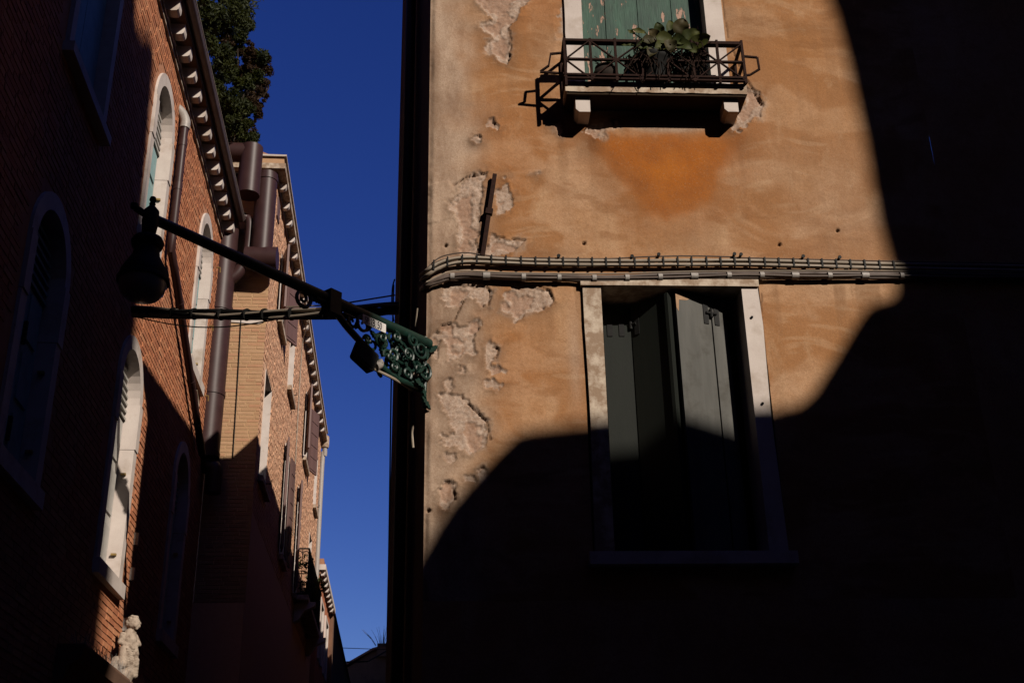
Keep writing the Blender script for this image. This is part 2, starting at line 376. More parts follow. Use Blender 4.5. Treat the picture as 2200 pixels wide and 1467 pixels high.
for c in CRACK: cd = np.minimum(cd, pline(pxpoly(c), GS, GZ))
cd = cd + np.abs(wob) * .35
crk = 1 - sst(.004, .011, cd)
relief = (fbm(GS * 1.3, GZ * 1.3, 3) - .5) * .030 + (fbm(GS * 7 + 3, GZ * 7, 3) - .5) * .004
rough = (np.abs(fbm(GS * 24, GZ * 24, 4) - .5) * -2 + .2) * .013
lip = np.exp(-(np.clip(pdw, 0, 9) / .03) ** 2) * (pdw > 0) * .006
D_ = relief - pmask * (.011 - rough) - deep * .010 + lip * (fbm(GS * 6, GZ * 6, 2) > .45) - crk * .020 + rmask * .006
# keep the plaster flush round the stone frames and the corner
holes = []
for (a, b, c, d) in (OPL, OPU):
    holes.append(((a - .16, b + .16), (c - .02, d + .07)))
    dd = np.maximum(np.maximum(a - .17 - GS, GS - b - .17), np.maximum(c - .1 - GZ, GZ - d - .08))
    D_ = D_ * sst(-.02, .12, dd) + (1 - sst(-.02, .12, dd)) * (-.006)
hal = np.exp(-(np.clip(pdw, 0, 9) / .035) ** 2) * (1 - pmask) * sst(.45, .6, fbm(GS * 5 + 1, GZ * 5, 3))
cornr = 1 - sst(0, .05, GS); D_ = D_ - cornr * .018 * (1 + (fbm(GS * 3, GZ * 5, 3) - .5) * 2.2)
# stains
def blob(px, py, rx, ry, soft=1.0):
    s, z = rw(px, py); return np.exp(-(np.abs((GS - s) / (rx / 262.)) ** 2.2 + np.abs((GZ - z) / (ry / 238.)) ** 2.2) * soft)
nzs = fbm(GS * 2.3, GZ * 2.3, 5)
RUST = [(1266,290),(1300,283),(1430,287),(1560,283),(1600,292),(1588,330),(1562,380),(1530,425),(1480,468),(1430,485),(1380,462),(1345,420),(1305,375),(1275,335)]
rsd = sdf(pxpoly(RUST), GS, GZ) + (fbm(GS * 2.2 + 4, GZ * 2.2, 4) - .5) * .15 + (fbm(GS * 9, GZ * 4, 3) - .5) * .09
rust = np.exp(-((rsd + .10) / .13) ** 2) * (.45 + .55 * sst(.35, .6, fbm(GS * 2.7, GZ * 2.7, 3))) * .85
rust = np.maximum(rust, .35 * np.exp(-((rsd - .08) / .16) ** 2))
trowel = sst(.56, .70, fbm(GS * 3.2 + 31, GZ * 10 + (fbm(GS * 2, GZ * 2, 2) - .5) * 3, 4)) * sst(.42, .55, fbm(GS * .9 + 2, GZ * .9 + 7, 3))
scuff = sst(.60, .72, fbm(GS * 2.4 + 11, GZ * 16 + (fbm(GS * 1.6 + 5, GZ * 1.6, 2) - .5) * 5, 4)) * sst(.40, .6, fbm(GS * 1.2 + 22, GZ * 1.2, 3))
zr_ = rw(1430, 330)[1]; rust = rust * (1 - .85 * sst(-.10, .12, GZ - zr_) * (1 - sst(.40, .62, np.abs(GS - rw(1430, 330)[0]))))
mott = sst(.43, .58, fbm(GS * 1.5 + (fbm(GS * 1.1, GZ * 1.1, 3) - .5) * 2, GZ * 3.0 + (fbm(GS * .9 + 8, GZ * 1.3, 3) - .5) * 2, 5))
def under(px0, px1, py, ln):
    s0_, z_ = rw(px0, py); s1_ = rw(px1, py)[0]; return sst(s0_, s0_ + .06, GS) * (1 - sst(s1_ - .06, s1_, GS)) * sst(0, .04, z_ - GZ) * np.exp(-np.clip(z_ - GZ, 0, 9) / ln)
strk = sst(.48, .66, fbm(GS * 11 + 2, GZ * .8, 4))
drip = strk * (under(930, 1260, 606, .5) + under(1640, 1900, 606, .4) + under(1190, 1620, 285, .35) + .6 * under(930, 1900, 0, 1.6))
org_ = np.clip((1 - sst(-.14, .06, rsd)), 0, 1) * (.70 + nzs * .5) + .35 * blob(1180, 20, 110, 60) + .25 * blob(1090, 330, 110, 130) + .20 * blob(1110, 780, 80, 140)
grey = np.clip(1 - sst(.18, .62, GS + (nzs - .5) * .6), 0, 1) * .92
grey = np.maximum(grey, .55 * blob(1235, 760, 16, 110)); grey = np.maximum(grey, .85 * sst(0, 1, blob(1434, 271, 88, 16) * 1.5)); grey = np.maximum(grey, rmask * .9)
grey = np.maximum(grey, .28 * blob(1800, 430, 160, 170)); grey = np.maximum(grey, hal * .8)
dirt = np.zeros(GS.shape)
low = np.clip(pd, 0, 1); below = np.exp(-(low / .09) ** 2) * (1 - pmask)
dirt += below * .42 * (fbm(GS * 5, GZ * 5, 3) > .40) + blob(1470, 520, 90, 40) * .22 + blob(1180, 545, 60, 14) * .4 + blob(1370, 440, 60, 40) * .15
dirt += (blob(1265, 320, 40, 30) + blob(1585, 300, 40, 24) + blob(1185, 250, 30, 40)) * .38 + blob(1700, 60, 100, 20) * .25 + blob(1015, 310, 18, 14) * .5 + blob(932, 180, 14, 150) * .45 + blob(940, 700, 25, 60) * .3 + blob(945, 1100, 22, 20) * .5
dirt += crk * .95 + (1 - sst(.0, .02, np.abs(pdw))) * .25
for hx, hy in [(958, 527), (1255, 522), (1675, 525), (921, 1096), (1800, 495)]:
    s, z = rw(hx, hy); hd = np.hypot(GS - s, GZ - z); hm = 1 - sst(.010, .020, hd); dirt += hm; D_ -= hm * .03
keep = np.ones((nz - 1, ns - 1), bool); cs = (sg[:-1] + sg[1:]) / 2; cz = (zg[:-1] + zg[1:]) / 2
for (a, b), (c, d) in holes: keep &= ~((cs[None, :] > a) & (cs[None, :] < b) & (cz[:, None] > c) & (cz[:, None] < d))
idx = np.arange(ns * nz).reshape(nz, ns)
q = np.stack([idx[:-1, :-1], idx[:-1, 1:], idx[1:, 1:], idx[1:, :-1]], -1)[keep]
W = CORN[None] + RU[None] * GS.reshape(-1, 1) + RN[None] * D_.reshape(-1, 1) + np.array([[0, 0, 1.]]) * GZ.reshape(-1, 1)
O = RT(2.5, -3, 0)
me = bpy.data.meshes.new('plaster_wall'); me.vertices.add(len(W)); me.vertices.foreach_set('co', (W - O).ravel())
me.loops.add(q.size); me.loops.foreach_set('vertex_index', q.ravel()); me.polygons.add(len(q))
me.polygons.foreach_set('loop_start', np.arange(0, q.size, 4)); me.update(calc_edges=True); me.validate()
ca = me.attributes.new('stain', 'FLOAT_COLOR', 'POINT')
ca.data.foreach_set('color', np.stack([pmask.ravel(), np.clip(org_, 0, 1).ravel(), np.clip(grey, 0, 1).ravel(), np.ones(dirt.size)], -1).astype(np.float32).ravel())
for nm_, ar_ in (('dirt', dirt), ('rust', rust), ('mottle', mott), ('drip', drip), ('deep', deep), ('trowel', trowel), ('scuff', scuff)):
    da_ = me.attributes.new(nm_, 'FLOAT', 'POINT'); da_.data.foreach_set('value', np.clip(ar_, 0, 1).astype(np.float32).ravel())
me.polygons.foreach_set('use_smooth', [True] * len(me.polygons)); me.materials.append(M('ochre_plaster'))
wo_ = bpy.data.objects.new('wall', me); COL.objects.link(wo_); wo_.parent = rh; ORG[wo_.name] = O
# rest of the front, sides, back (plain sheets butted against the worked plaster)
SE = np.array([-0.131, 10.09, 0]); WID = 9.5
m = MB()
def fr(a, b): m.quad(RT(a[0], 0, a[1]), RT(b[0], 0, a[1]), RT(b[0], 0, b[1]), RT(a[0], 0, b[1]))
fr((0, 0), (WID, Z0)); fr((0, Z1), (OPU[0] - .16, ZR)); fr((OPU[1] + .16, Z1), (WID, ZR)); fr((OPU[0] - .16, OPU[3] + .07), (OPU[1] + .16, ZR)); fr((S1, Z0), (WID, Z1))
m.build('outer_wall', 'ochre_plaster', rh)
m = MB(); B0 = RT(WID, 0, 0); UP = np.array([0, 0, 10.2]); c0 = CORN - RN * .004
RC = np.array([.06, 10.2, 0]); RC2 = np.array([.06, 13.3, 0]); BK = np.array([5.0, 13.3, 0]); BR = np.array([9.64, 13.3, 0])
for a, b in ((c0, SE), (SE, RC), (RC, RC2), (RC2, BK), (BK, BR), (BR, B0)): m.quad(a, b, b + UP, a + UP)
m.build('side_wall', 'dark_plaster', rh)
m = MB()   # raking roof with an overhang at the corner
ro = [(-.02, 8.69, 10.23), (-.02, 13.3, 10.78), (9.7, 13.3, 10.9), (9.7, 8.35, 10.3)]
m.add(ro + [(x, y, z + .09) for x, y, z in ro] + [(4.8, 11, 12.2)], [(0, 3, 2, 1), (0, 1, 5, 4), (1, 2, 6, 5), (2, 3, 7, 6), (3, 0, 4, 7), (4, 5, 8), (5, 6, 8), (6, 7, 8), (7, 4, 8)])
m.quad((.06, 10.2, 10.2), (.06, 13.3, 10.2), (.06, 13.3, 10.76), (.06, 10.2, 10.40))
m.build('roof', 'roof_tile', rh)
# alley-side row that carries on behind it (out of sight behind the corner house, its eaves shade the opposite wall)
rr = empty('row_house', (3, 24, 0)); tag(rr, 'plain terrace hidden behind the ochre corner house along the alley', 'house')
m = MB(); m.abox(0.02, 6, 13.4, 33.5, 0, 10.26); m.build('wall', 'plain_plaster', rr)
m = MB(); m.add([(-.02, 13.4, 10.40), (-.02, 33.5, 10.29), (6, 33.5, 10.29), (6, 13.4, 10.40), (3, 13.4, 11.7), (3, 33.5, 11.7)], [(0, 1, 5, 4), (1, 2, 5), (2, 3, 4, 5), (3, 0, 4), (0, 3, 2, 1)]); m.build('roof', 'roof_tile', rr)
for yy in range(15, 32, 4):
    for zz in (4.2, 7.4):
        wn = MB(); wn.abox(.004, .03, yy, yy + .95, zz, zz + 1.6); wn = wn.build('window', 'dark_glass', rr)
        for nm_, y0_, y1_, z0_, z1_ in (('jamb', yy - .14, yy, zz, zz + 1.6), ('jamb', yy + .95, yy + 1.09, zz, zz + 1.6), ('lintel', yy - .14, yy + 1.09, zz + 1.602, zz + 1.74), ('sill', yy - .2, yy + 1.15, zz - .12, zz - .002)):
            m = MB(); m.abox(-.03 if nm_ != 'sill' else -.07, .03, y0_, y1_, z0_, z1_); m.build(nm_, 'istrian_stone', wn)
rr = empty('row_house', (3.5, 45, 0)); tag(rr, 'taller plain house hidden at the far right end of the alley', 'house')
m = MB(); m.abox(0.3, 7, 33.6, 60, 0, 15.5); m.build('wall', 'plain_plaster', rr)
m = MB(); m.add([(.2, 33.55, 15.51), (.2, 60.1, 15.51), (7.1, 60.1, 15.51), (7.1, 33.55, 15.51), (3.6, 36, 17), (3.6, 57, 17)], [(0, 1, 5, 4), (1, 2, 5), (2, 3, 4, 5), (3, 0, 4), (0, 3, 2, 1)]); m.build('roof', 'roof_tile', rr)
# ------------------------------------------------------------------ houses behind the viewpoint that shade the scene
WA = np.array([math.cos(saz), math.sin(saz), 0]); SB = np.array([math.sin(saz), -math.cos(saz), 0])   # along / towards the sun
TE = math.tan(sel)
PL0 = 9.6                                       # distance of their fronts along SB from the world origin
def unshadow(P):                                # a shadow-edge point -> (along, height) of the roof edge that throws it
    P = np.array(P); a = float(np.dot(P[:2], WA[:2])); k = PL0 - float(np.dot(P[:2], SB[:2])); return a, P[2] + k * TE
def FT(a, z, d): return WA * a + SB * (PL0 + d) + np.array([0, 0, z])
def skyline_house(pts, depth, label, name='shading_house', ov=.0):
    h = empty(name, FT((pts[0][0] + pts[-1][0]) / 2, 0, depth / 2)); tag(h, label, 'house')
    poly = [(pts[0][0], 0)] + pts + [(pts[-1][0], 0)]
    MB().prism(poly, FT, 0, depth).build('wall', 'plain_plaster', h)
    m = MB()
    for (a0, z0), (a1, z1) in zip(pts[:-1], pts[1:]):
        if abs(a1 - a0) < .3: continue
        m.add([FT(a0, z0 + .004, .15), FT(a1, z1 + .004, .15), FT(a1, z1 + .004, depth + .1), FT(a0, z0 + .004, depth + .1),
               FT(a0, z0 + .06, .15), FT(a1, z1 + .06, .15), FT(a1, z1 + .06, depth + .1), FT(a0, z0 + .06, depth + .1)],
              [(0, 3, 2, 1), (4, 5, 6, 7), (0, 1, 5, 4), (1, 2, 6, 5), (2, 3, 7, 6), (3, 0, 4, 7)])
    m.build('roof', 'roof_tile', h)
    a0, a1 = pts[0][0], pts[-1][0]; zt = min(z for _, z in pts)
    z = 2.0
    while z + 1.7 < zt - .5:
        a = a0 + .9
        while a + 1 < a1 - .4:
            wn = MB(); wn.box(FT(a, z, -.03), WA * .9, SB * .10, (0, 0, 1.5)); wo1 = wn.build('window', 'dark_glass', h)
            sl_ = MB(); sl_.box(FT(a - .1, z - .12, -.12), WA * 1.1, SB * .115, (0, 0, .1)); sl_.build('sill', 'istrian_stone', wo1)
            a += 2.6
        z += 3.4
    return h
right_edge = [(1790, 0), (1815, 100), (1850, 270), (1882, 450), (1904, 532), (1919, 586), (1922, 636)]
low_edge = [(x, y - (12 if x < 1640 else 0) - (10 if x < 1120 else 0)) for x, y in [(1908, 646), (1868, 656), (1841, 689), (1807, 746), (1773, 801), (1745, 845), (1718, 869), (1664, 878), (1500, 898), (1300, 915), (1200, 925), (1150, 932), (1112, 950), (1085, 975), (1050, 1010), (1000, 1065), (960, 1112), (930, 1157), (912, 1190)]]
RE = [unshadow(rp(*p)) for p in right_edge]; LE = [unshadow(rp(*p)) for p in low_edge]
LE = LE[::-1]
aR = sum(a for a, _ in RE) / len(RE)
# tall house on the right: a leaning screen added at its corner, as the photograph's shadow edge leans
pts = [(RE[-1][0], RE[-1][1])] + [(a, z) for a, z in RE[::-1][1:]] + [(RE[0][0] - .35, RE[0][1] + 1.6), (RE[0][0] + .0, RE[0][1] + 2.4), (RE[0][0] + 4.5, RE[0][1] + 4.5), (RE[0][0] + 9, RE[0][1] + 2.4)]
h = skyline_house([(RE[-1][0] + .35, RE[0][1] + 2.4), (RE[-1][0] + 5, RE[0][1] + 4.5), (RE[-1][0] + 10, RE[0][1] + 2.4)], 7, 'tall rendered house behind the viewpoint, to the right of the low hipped one')
poly = [(RE[-1][0], 0)] + [(a, z) for a, z in RE[::-1]] + [(RE[0][0] - .3, RE[0][1] + 2.0), (RE[-1][0] + .35, RE[0][1] + 2.3), (RE[-1][0] + .35, 0)]
MB().prism(poly, FT, .0, .3).build('shadow_edge_screen', 'istrian_stone', h)  # thin unseen screen, shaped so the edge of the cast shadow leans
lp = [(LE[0][0] - .55, LE[0][1] - .95)] + LE
lp[-1] = (RE[-1][0] + .6, LE[-1][1])
skyline_house(lp, 6, 'low hipped house behind the viewpoint, between two taller ones')
# tall house on the left: its corner shades the near end of the brick house
ledge = [onX(208, 1390, XL), onX(250, 1050, XL), onX(292, 700, XL), onX(304, 470, XL), onX(331, 130, XL)]
AE = [unshadow(p) for p in ledge]; BRK = unshadow((-0.275, 8.57, 5.66))      # outline widened low down to put the lamp arm in shade
tA = unshadow(onX(320, 70, XL)); tB = unshadow(onX(297, 60, XL)); tC = unshadow(onX(270, -10, XL))
pts = [(AE[0][0] - 17, 24.0), (AE[0][0] - 9, 27.0), (tC[0] - .4, tC[1] + 1.2), tC, tB, tA] + AE[::-1] + [(AE[0][0], AE[0][1] - .25), (BRK[0], BRK[1] + .4), (BRK[0], BRK[1] - 3)]
skyline_house(pts, 7, 'tall rendered house behind the viewpoint, to the left of the low hipped one')
# unseen blocks added around the camera to cut the sky light
def block(name, x0, x1, y0, y1, z, label):
    h = empty(name, ((x0 + x1) / 2, (y0 + y1) / 2, 0)); tag(h, label, 'house')
    m = MB(); m.abox(x0, x1, y0, y1, 0, z); m.build('wall', 'plain_plaster', h)
    m = MB(); c = ((x0 + x1) / 2, (y0 + y1) / 2, z + 2)
    m.add([(x0 - .2, y0 - .2, z + .004), (x1 + .2, y0 - .2, z + .004), (x1 + .2, y1 + .2, z + .004), (x0 - .2, y1 + .2, z + .004), c], [(0, 1, 4), (1, 2, 4), (2, 3, 4), (3, 0, 4), (0, 3, 2, 1)]); m.build('roof', 'roof_tile', h)
block('sky_blocker', -2.9, 5.6, -9, -1.6, 21, 'unseen block added right behind the viewpoint to cut sky light')
block('sky_blocker', 10.4, 17, 3.2, 12, 21, 'unseen block added on the far right to cut sky light')
block('left_sky_blocker', -16, -5.5, -14, 4.5, 20, 'unseen block added to the left behind the viewpoint to cut sky light')

# ------------------------------------------------------------------ bricks
BV = []
for k in range(6):      # six worn brick shapes, unit size, shared by the single bricks
    me = bpy.data.meshes.new('worn_brick'); j = lambda: random.uniform(-.035, .035)
    vs = [(-.5 + j(), -.5, -.5 + j()), (.5 + j(), -.5, -.5 + j()), (.5 + j(), -.5, .5 + j()), (-.5 + j(), -.5, .5 + j()),
          (-.47 + j(), .5, -.44 + j()), (.47 + j(), .5, -.44 + j()), (.47 + j(), .5, .44 + j()), (-.47 + j(), .5, .44 + j())]
    me.from_pydata(vs, [], [(0, 1, 2, 3), (4, 7, 6, 5), (0, 4, 5, 1), (1, 5, 6, 2), (2, 6, 7, 3), (3, 7, 4, 0)][::1])
    BV.append(me)
def bricks(house, fr, rotz, a0, a1, z0, z1, blocked, mat, mort, nsing, score, bl=.25, bh=.057, jt=.009, prot=.007, cell=.05):
    """fr(a,d,z)->xyz; rows of bricks with real joints over a mortar bed; blocked(a,z)->True where stone or openings are"""
    L = []
    row = 0; z = z0
    while z + bh < z1:
        a = a0 - (row % 2) * bl * .5 + random.uniform(-.03, .03)
        while a < a1 - .03:
            ln = bl * random.choice((1, 1, 1, .92, .5)) * random.uniform(.95, 1.05); aa = max(a, a0); bb = min(a + ln, a1)
            if bb - aa > .05 and not any(blocked(aa + (bb - aa) * t, z + bh * h) for t in (0, .5, 1) for h in (0, 1)):
                L.append((aa, bb, z + random.uniform(-.002, .002), random.random()))
            a += ln + jt
        row += 1; z += bh + jt
    L.sort(key=lambda b: -score((b[0] + b[1]) / 2, b[2]))
    for i, (aa, bb, zz, t) in enumerate(L[:nsing]):
        me = BV[i % 6]
        if not me.materials: me.materials.append(M(mat))
        if me.materials[0].name != mat:
            key = mat + str(i % 6)
            if key not in bpy.data.meshes: c = me.copy(); c.name = key; c.materials.clear(); c.materials.append(M(mat))
            me = bpy.data.meshes[key]
        o = bpy.data.objects.new('brick', me); COL.objects.link(o); o.parent = house
        pr = prot * random.uniform(.6, 1.25); c = fr((aa + bb) / 2, pr / 2 - .01, zz + bh / 2)
        o.location = c - ORG[house.name]; o.scale = (bb - aa, pr + .02, bh); o.rotation_euler = (0, 0, rotz)
    m = MB()
    for aa, bb, zz, t in L[nsing:]:
        m.ct = t; pr = prot * random.uniform(.55, 1.3); j = lambda: random.uniform(-.002, .002)
        b0 = [fr(aa, -.01, zz), fr(bb, -.01, zz), fr(bb, -.01, zz + bh), fr(aa, -.01, zz + bh)]
        i_ = .004; f0 = [fr(aa + i_ + j(), pr + j(), zz + i_ + j()), fr(bb - i_ + j(), pr + j(), zz + i_ + j()), fr(bb - i_ + j(), pr + j(), zz + bh - i_ + j()), fr(aa + i_ + j(), pr + j(), zz + bh - i_ + j())]
        m.add(b0 + f0, [(4, 5, 6, 7), (0, 1, 5, 4), (1, 2, 6, 5), (2, 3, 7, 6), (3, 0, 4, 7)])
    if m.v: m.build('brickwork', mat, house, kind='stuff', tint=True)
    m = MB(); na = int((a1 - a0) / cell) + 1; nzz = int((z1 - z0) / cell) + 1; A = np.linspace(a0, a1, na + 1); Zs = np.linspace(z0, z1, nzz + 1)
    vid = {}
    def vv(i, j):
        if (i, j) not in vid: vid[(i, j)] = len(m.v); m.v.append(tuple(fr(A[i], 0, Zs[j])))
        return vid[(i, j)]
    for i in range(na):
        for j in range(nzz):
            if not blocked((A[i] + A[i + 1]) / 2, (Zs[j] + Zs[j + 1]) / 2, True): m.f.append([vv(i, j), vv(i + 1, j), vv(i + 1, j + 1), vv(i, j + 1)]); m.t.append(0)
    m.build('wall', mort, house)

# ------------------------------------------------------------------ red brick house on the left
lh = empty('red_brick_house', (-6, 12.5, 0)); tag(lh, 'red brick house with white arched windows and a bracketed eave on the left', 'house')
YE = 17.648
ARCH = [(12.55, 8.40, 10.74, 'teal'), (16.0, 8.38, 10.84, 'teal'), (12.47, 4.66, 7.24, 'white'), (15.9, 4.66, 7.26, 'dark'), (9.22, 4.66, 7.05, 'dark')]
HO, RG = .595, .150                     # outer half width, width of the stone surround
RECT = [(8.74, 10.13, 8.24, 10.6)]
def arch_in(y, z, c, hw, zs, zt, R):
    sp = zt - HO
    if z < zs or abs(y - c) > hw: return False
    return z <= sp or math.hypot(y - c, z - sp) < R
def blockedL(y, z, mortar=False):
    for c, zs, zt, k in ARCH:
        e_ = HO - (.08 if mortar else -.006)
        if arch_in(y, z, c, e_, zs - (.0 if mortar else .07), zt, e_): return True
    for y0, y1, z0, z1 in RECT:
        e_ = .06 if mortar else .0
        if y0 + e_ < y < y1 - e_ and z0 + e_ < z < z1 - e_: return True
    return False
def scoreL(y, z):
    lit = (y > 12.0 and (y < 12.9 or z > 7.2)) or z > 10.2
    return (5 if lit else 0) - math.hypot(y - 12.5, (z - 7)) * .3
bricks(lh, lambda a, d, z: LT(a, d, z), R_(-90), 7.0, YE, 2.9, 11.16, blockedL, 'red_brick', 'mortar_red', 300, scoreL)
m = MB(); m.quad((XL, -1, 0), (XL, 7, 0), (XL, 7, 11.16), (XL, -1, 11.16)); m.quad((XL, 7, 0), (XL, YE, 0), (XL, YE, 2.9), (XL, 7, 2.9))
m.quad((XL, YE, 0), (-9, YE, 0), (-9, YE, 11.4), (XL, YE, 11.4)); m.quad((-9, YE, 0), (-9, -1, 0), (-9, -1, 11.4), (-9, YE, 11.4)); m.quad((XL, -1, 0), (XL, -1, 11.4), (-9, -1, 11.4), (-9, -1, 0))
m.build('outer_wall', 'mortar_red', lh)
m = MB(); m.add([(XL + .23, -1, 11.575), (XL + .23, YE + .02, 11.575), (-9, YE + .02, 11.575), (-9, -1, 11.575), (-6, -1, 12.6), (-6, YE + .02, 12.6)], [(0, 1, 5, 4), (1, 2, 5), (2, 3, 4, 5), (3, 0, 4)]); rf = m.build('roof', 'roof_tile', lh)
def arched_window(c, zs, zt, kind):
    sp = zt - HO; ri = HO - RG; n = 18
    out = [(c - HO, zs), (c - HO, sp)] + [(c - HO * math.cos(t), sp + HO * math.sin(t)) for t in np.linspace(0, math.pi, n)][1:-1] + [(c + HO, sp), (c + HO, zs)]
    inn = [(c - ri, zs), (c - ri, sp)] + [(c - ri * math.cos(t), sp + ri * math.sin(t)) for t in np.linspace(0, math.pi, n)][1:-1] + [(c + ri, sp), (c + ri, zs)]
    P, DP = .028, -.15
    win = MB(); win.add([LT(y, DP - .05, z) for y, z in inn], [tuple(range(len(inn)))]); win = win.build('window', 'dark_inside', lh)
    # surround: two jamb blocks each side and an arch
    def ringpart(i0, i1, name):
        m = MB()
        for i in range(i0, i1):
            a, b, p, q_ = out[i], out[i + 1], inn[i], inn[i + 1]
            m.quad(LT(p[0], P, p[1]), LT(q_[0], P, q_[1]), LT(b[0], P, b[1]), LT(a[0], P, a[1]))
            m.quad(LT(p[0], P, p[1]), LT(p[0], DP, p[1]), LT(q_[0], DP, q_[1]), LT(q_[0], P, q_[1]))
            m.quad(LT(a[0], P, a[1]), LT(b[0], P, b[1]), LT(b[0], -.03, b[1]), LT(a[0], -.03, a[1]))
        m.build(name, 'istrian_stone', win, fixn=True)
    k = len(out) - 1
    ringpart(1, k - 1, 'arch_stone')
    imp = sp - .52
    for y0, y1, sg_ in ((c - HO, c - ri, 1), (c + ri, c + HO, -1)):
        m = MB(); m.box(LT(y0, DP, zs), (P - DP, 0, 0), (0, y1 - y0, 0), (0, 0, imp - zs - .006)); m.build('jamb', 'istrian_stone', win)
        m = MB(); m.box(LT(y0, DP, imp), (P - DP + .012, 0, 0), (0, y1 - y0, 0), (0, 0, sp - imp)); m.build('jamb', 'istrian_stone', win)
    m = MB(); m.box(LT(c - HO - .02, DP, zs - .15), (.075 - DP, 0, 0), (0, 2 * HO + .02, 0), (0, 0, .147)); m.build('sill', 'istrian_stone', win)
    for zz in (zs + .28, imp - .30):
        m = MB(); m.box(LT(c + ri - .035, DP + .07, zz), (.055, 0, 0), (0, .033, 0), (0, 0, .022)); m.build('shutter_catch', 'brass', win)
    pm = {'teal': 'teal_paint', 'white': 'white_paint', 'dark': 'teal_paint'}[kind]
    for y0, y1 in ((c - ri + .012, c - .006), (c + .006, c + ri - .012)):
        sh = MB(); sh.box(LT(y0, DP - .02, zs + .012), (.045, 0, 0), (0, y1 - y0, 0), (0, 0, imp + .30 - zs)); sh = sh.build('shutter', pm, lh)
        hh = (imp + .30 - zs)
        for t in range(3):
            m = MB(); z0 = zs + .10 + t * hh / 3; m.box(LT(y0 + .07, DP + .0255, z0), (.016, 0, 0), (0, y1 - y0 - .14, 0), (0, 0, hh / 3 - .13)); m.build('panel', pm, sh)
        for zz in (zs + .25, imp - .2):
            m = MB(); m.box(LT(y0 + .02, DP + .0255, zz), (.03, 0, 0), (0, .03, 0), (0, 0, .2)); m.build('bolt', 'black_iron', sh)
    z = imp + .36; i = 0
    while z < zt - RG - .05:
        hw = ri if z < sp else math.sqrt(max(ri * ri - (z - sp) ** 2, 0))
        if hw > .1:
            m = MB(); m.box(LT(c - hw + .01, DP + .0, z), (.05, 0, -.03), (0, 2 * hw - .02, 0), (.004, 0, .022)); m.build('louvre_slat', 'white_paint' if kind != 'dark' else 'teal_paint', win)
        z += .085
for a in ARCH: arched_window(*a)
y0, y1, z0, z1 = RECT[0]
win = MB(); win.quad(LT(y0 + .12, -.15, z0 + .1), LT(y1 - .12, -.15, z0 + .1), LT(y1 - .12, -.15, z1 - .12), LT(y0 + .12, -.15, z1 - .12)); win = win.build('window', 'dark_inside', lh)
for nm, a, b, c, d in (('sill', y0 - .04, y1 + .04, z0, z0 + .1), ('lintel', y0, y1, z1 - .12, z1), ('jamb', y0, y0 + .12, z0 + .1, z1 - .12), ('jamb', y1 - .12, y1, z0 + .1, z1 - .12)):
    m = MB(); m.box(LT(a, -.2, c), (.24 if nm != 'sill' else .30, 0, 0), (0, b - a, 0), (0, 0, d - c)); m.build(nm, 'istrian_stone', win)
for a, b in ((y0 + .13, (y0 + y1) / 2 - .006), ((y0 + y1) / 2 + .006, y1 - .13)):
    m = MB(); m.box(LT(a, -.13, z0 + .105), (.04, 0, 0), (0, b - a, 0), (0, 0, z1 - z0 - .24)); m.build('shutter', 'teal_paint', lh)
# cornice
def runbox(name, mat, parent, d0, d1, z0, z1, y0=-1, y1=YE):
    m = MB(); m.box(LT(y0, d0, z0), (d1 - d0, 0, 0), (0, y1 - y0, 0), (0, 0, z1 - z0)); return m.build(name, mat, parent)
runbox('string_course', 'stained_stone', lh, -.03, .035, 11.162, 11.20)
runbox('string_course', 'brown_metal', lh, -.03, .055, 11.203, 11.225)
corn = runbox('cornice', 'dark_plaster', lh, -.03, .205, 11.433, 11.46)
runbox('frieze', 'stained_stone', lh, -.03, .012, 11.228, 11.431)
runbox('fascia', 'brown_metal', lh, .207, .216, 11.45, 11.52)
y = 17.16
while y > 6.5:
    prof = [(0, 11.285), (.10, 11.275), (.15, 11.28), (.172, 11.30), (.18, 11.33), (.18, 11.431), (0, 11.431)]
    m = MB(); dy = random.uniform(-.012, .012); k = random.uniform(.95, 1.02)
    m.prism([(a * k + .014, b) for a, b in prof], lambda a, b, d: LT(y + dy + d, a, b), -.07, .07); m.build('eave_bracket', 'istrian_stone', lh)
    y -= .437
m = MB(); gp = []
for t in np.linspace(math.pi, 2 * math.pi, 9): gp.append((.278 + .062 * math.cos(t), 11.565 + .062 * math.sin(t)))
for a, b in zip(gp[:-1], gp[1:]): m.quad(LT(-1, a[0], a[1]), LT(17.25, a[0], a[1]), LT(17.25, b[0], b[1]), LT(-1, b[0], b[1]))
m.add([LT(17.25, a, b) for a, b in gp], [tuple(range(9))])
gt = m.build('gutter', 'gutter_metal', lh, smooth=True)
for dd in (.213, .343): 
    m = MB(); m.tube([LT(-1, dd, 11.567), LT(17.25, dd, 11.567)], .006, 6); m.build('gutter_bead', 'istrian_stone', gt)
y = 7
while y < 17.2:
    m = MB(); m.box(LT(y, .20, 11.60), (.12, 0, -.01), (0, .16, 0), (0, 0, .03)); m.build('eave_tile', 'roof_tile', rf); y += .21
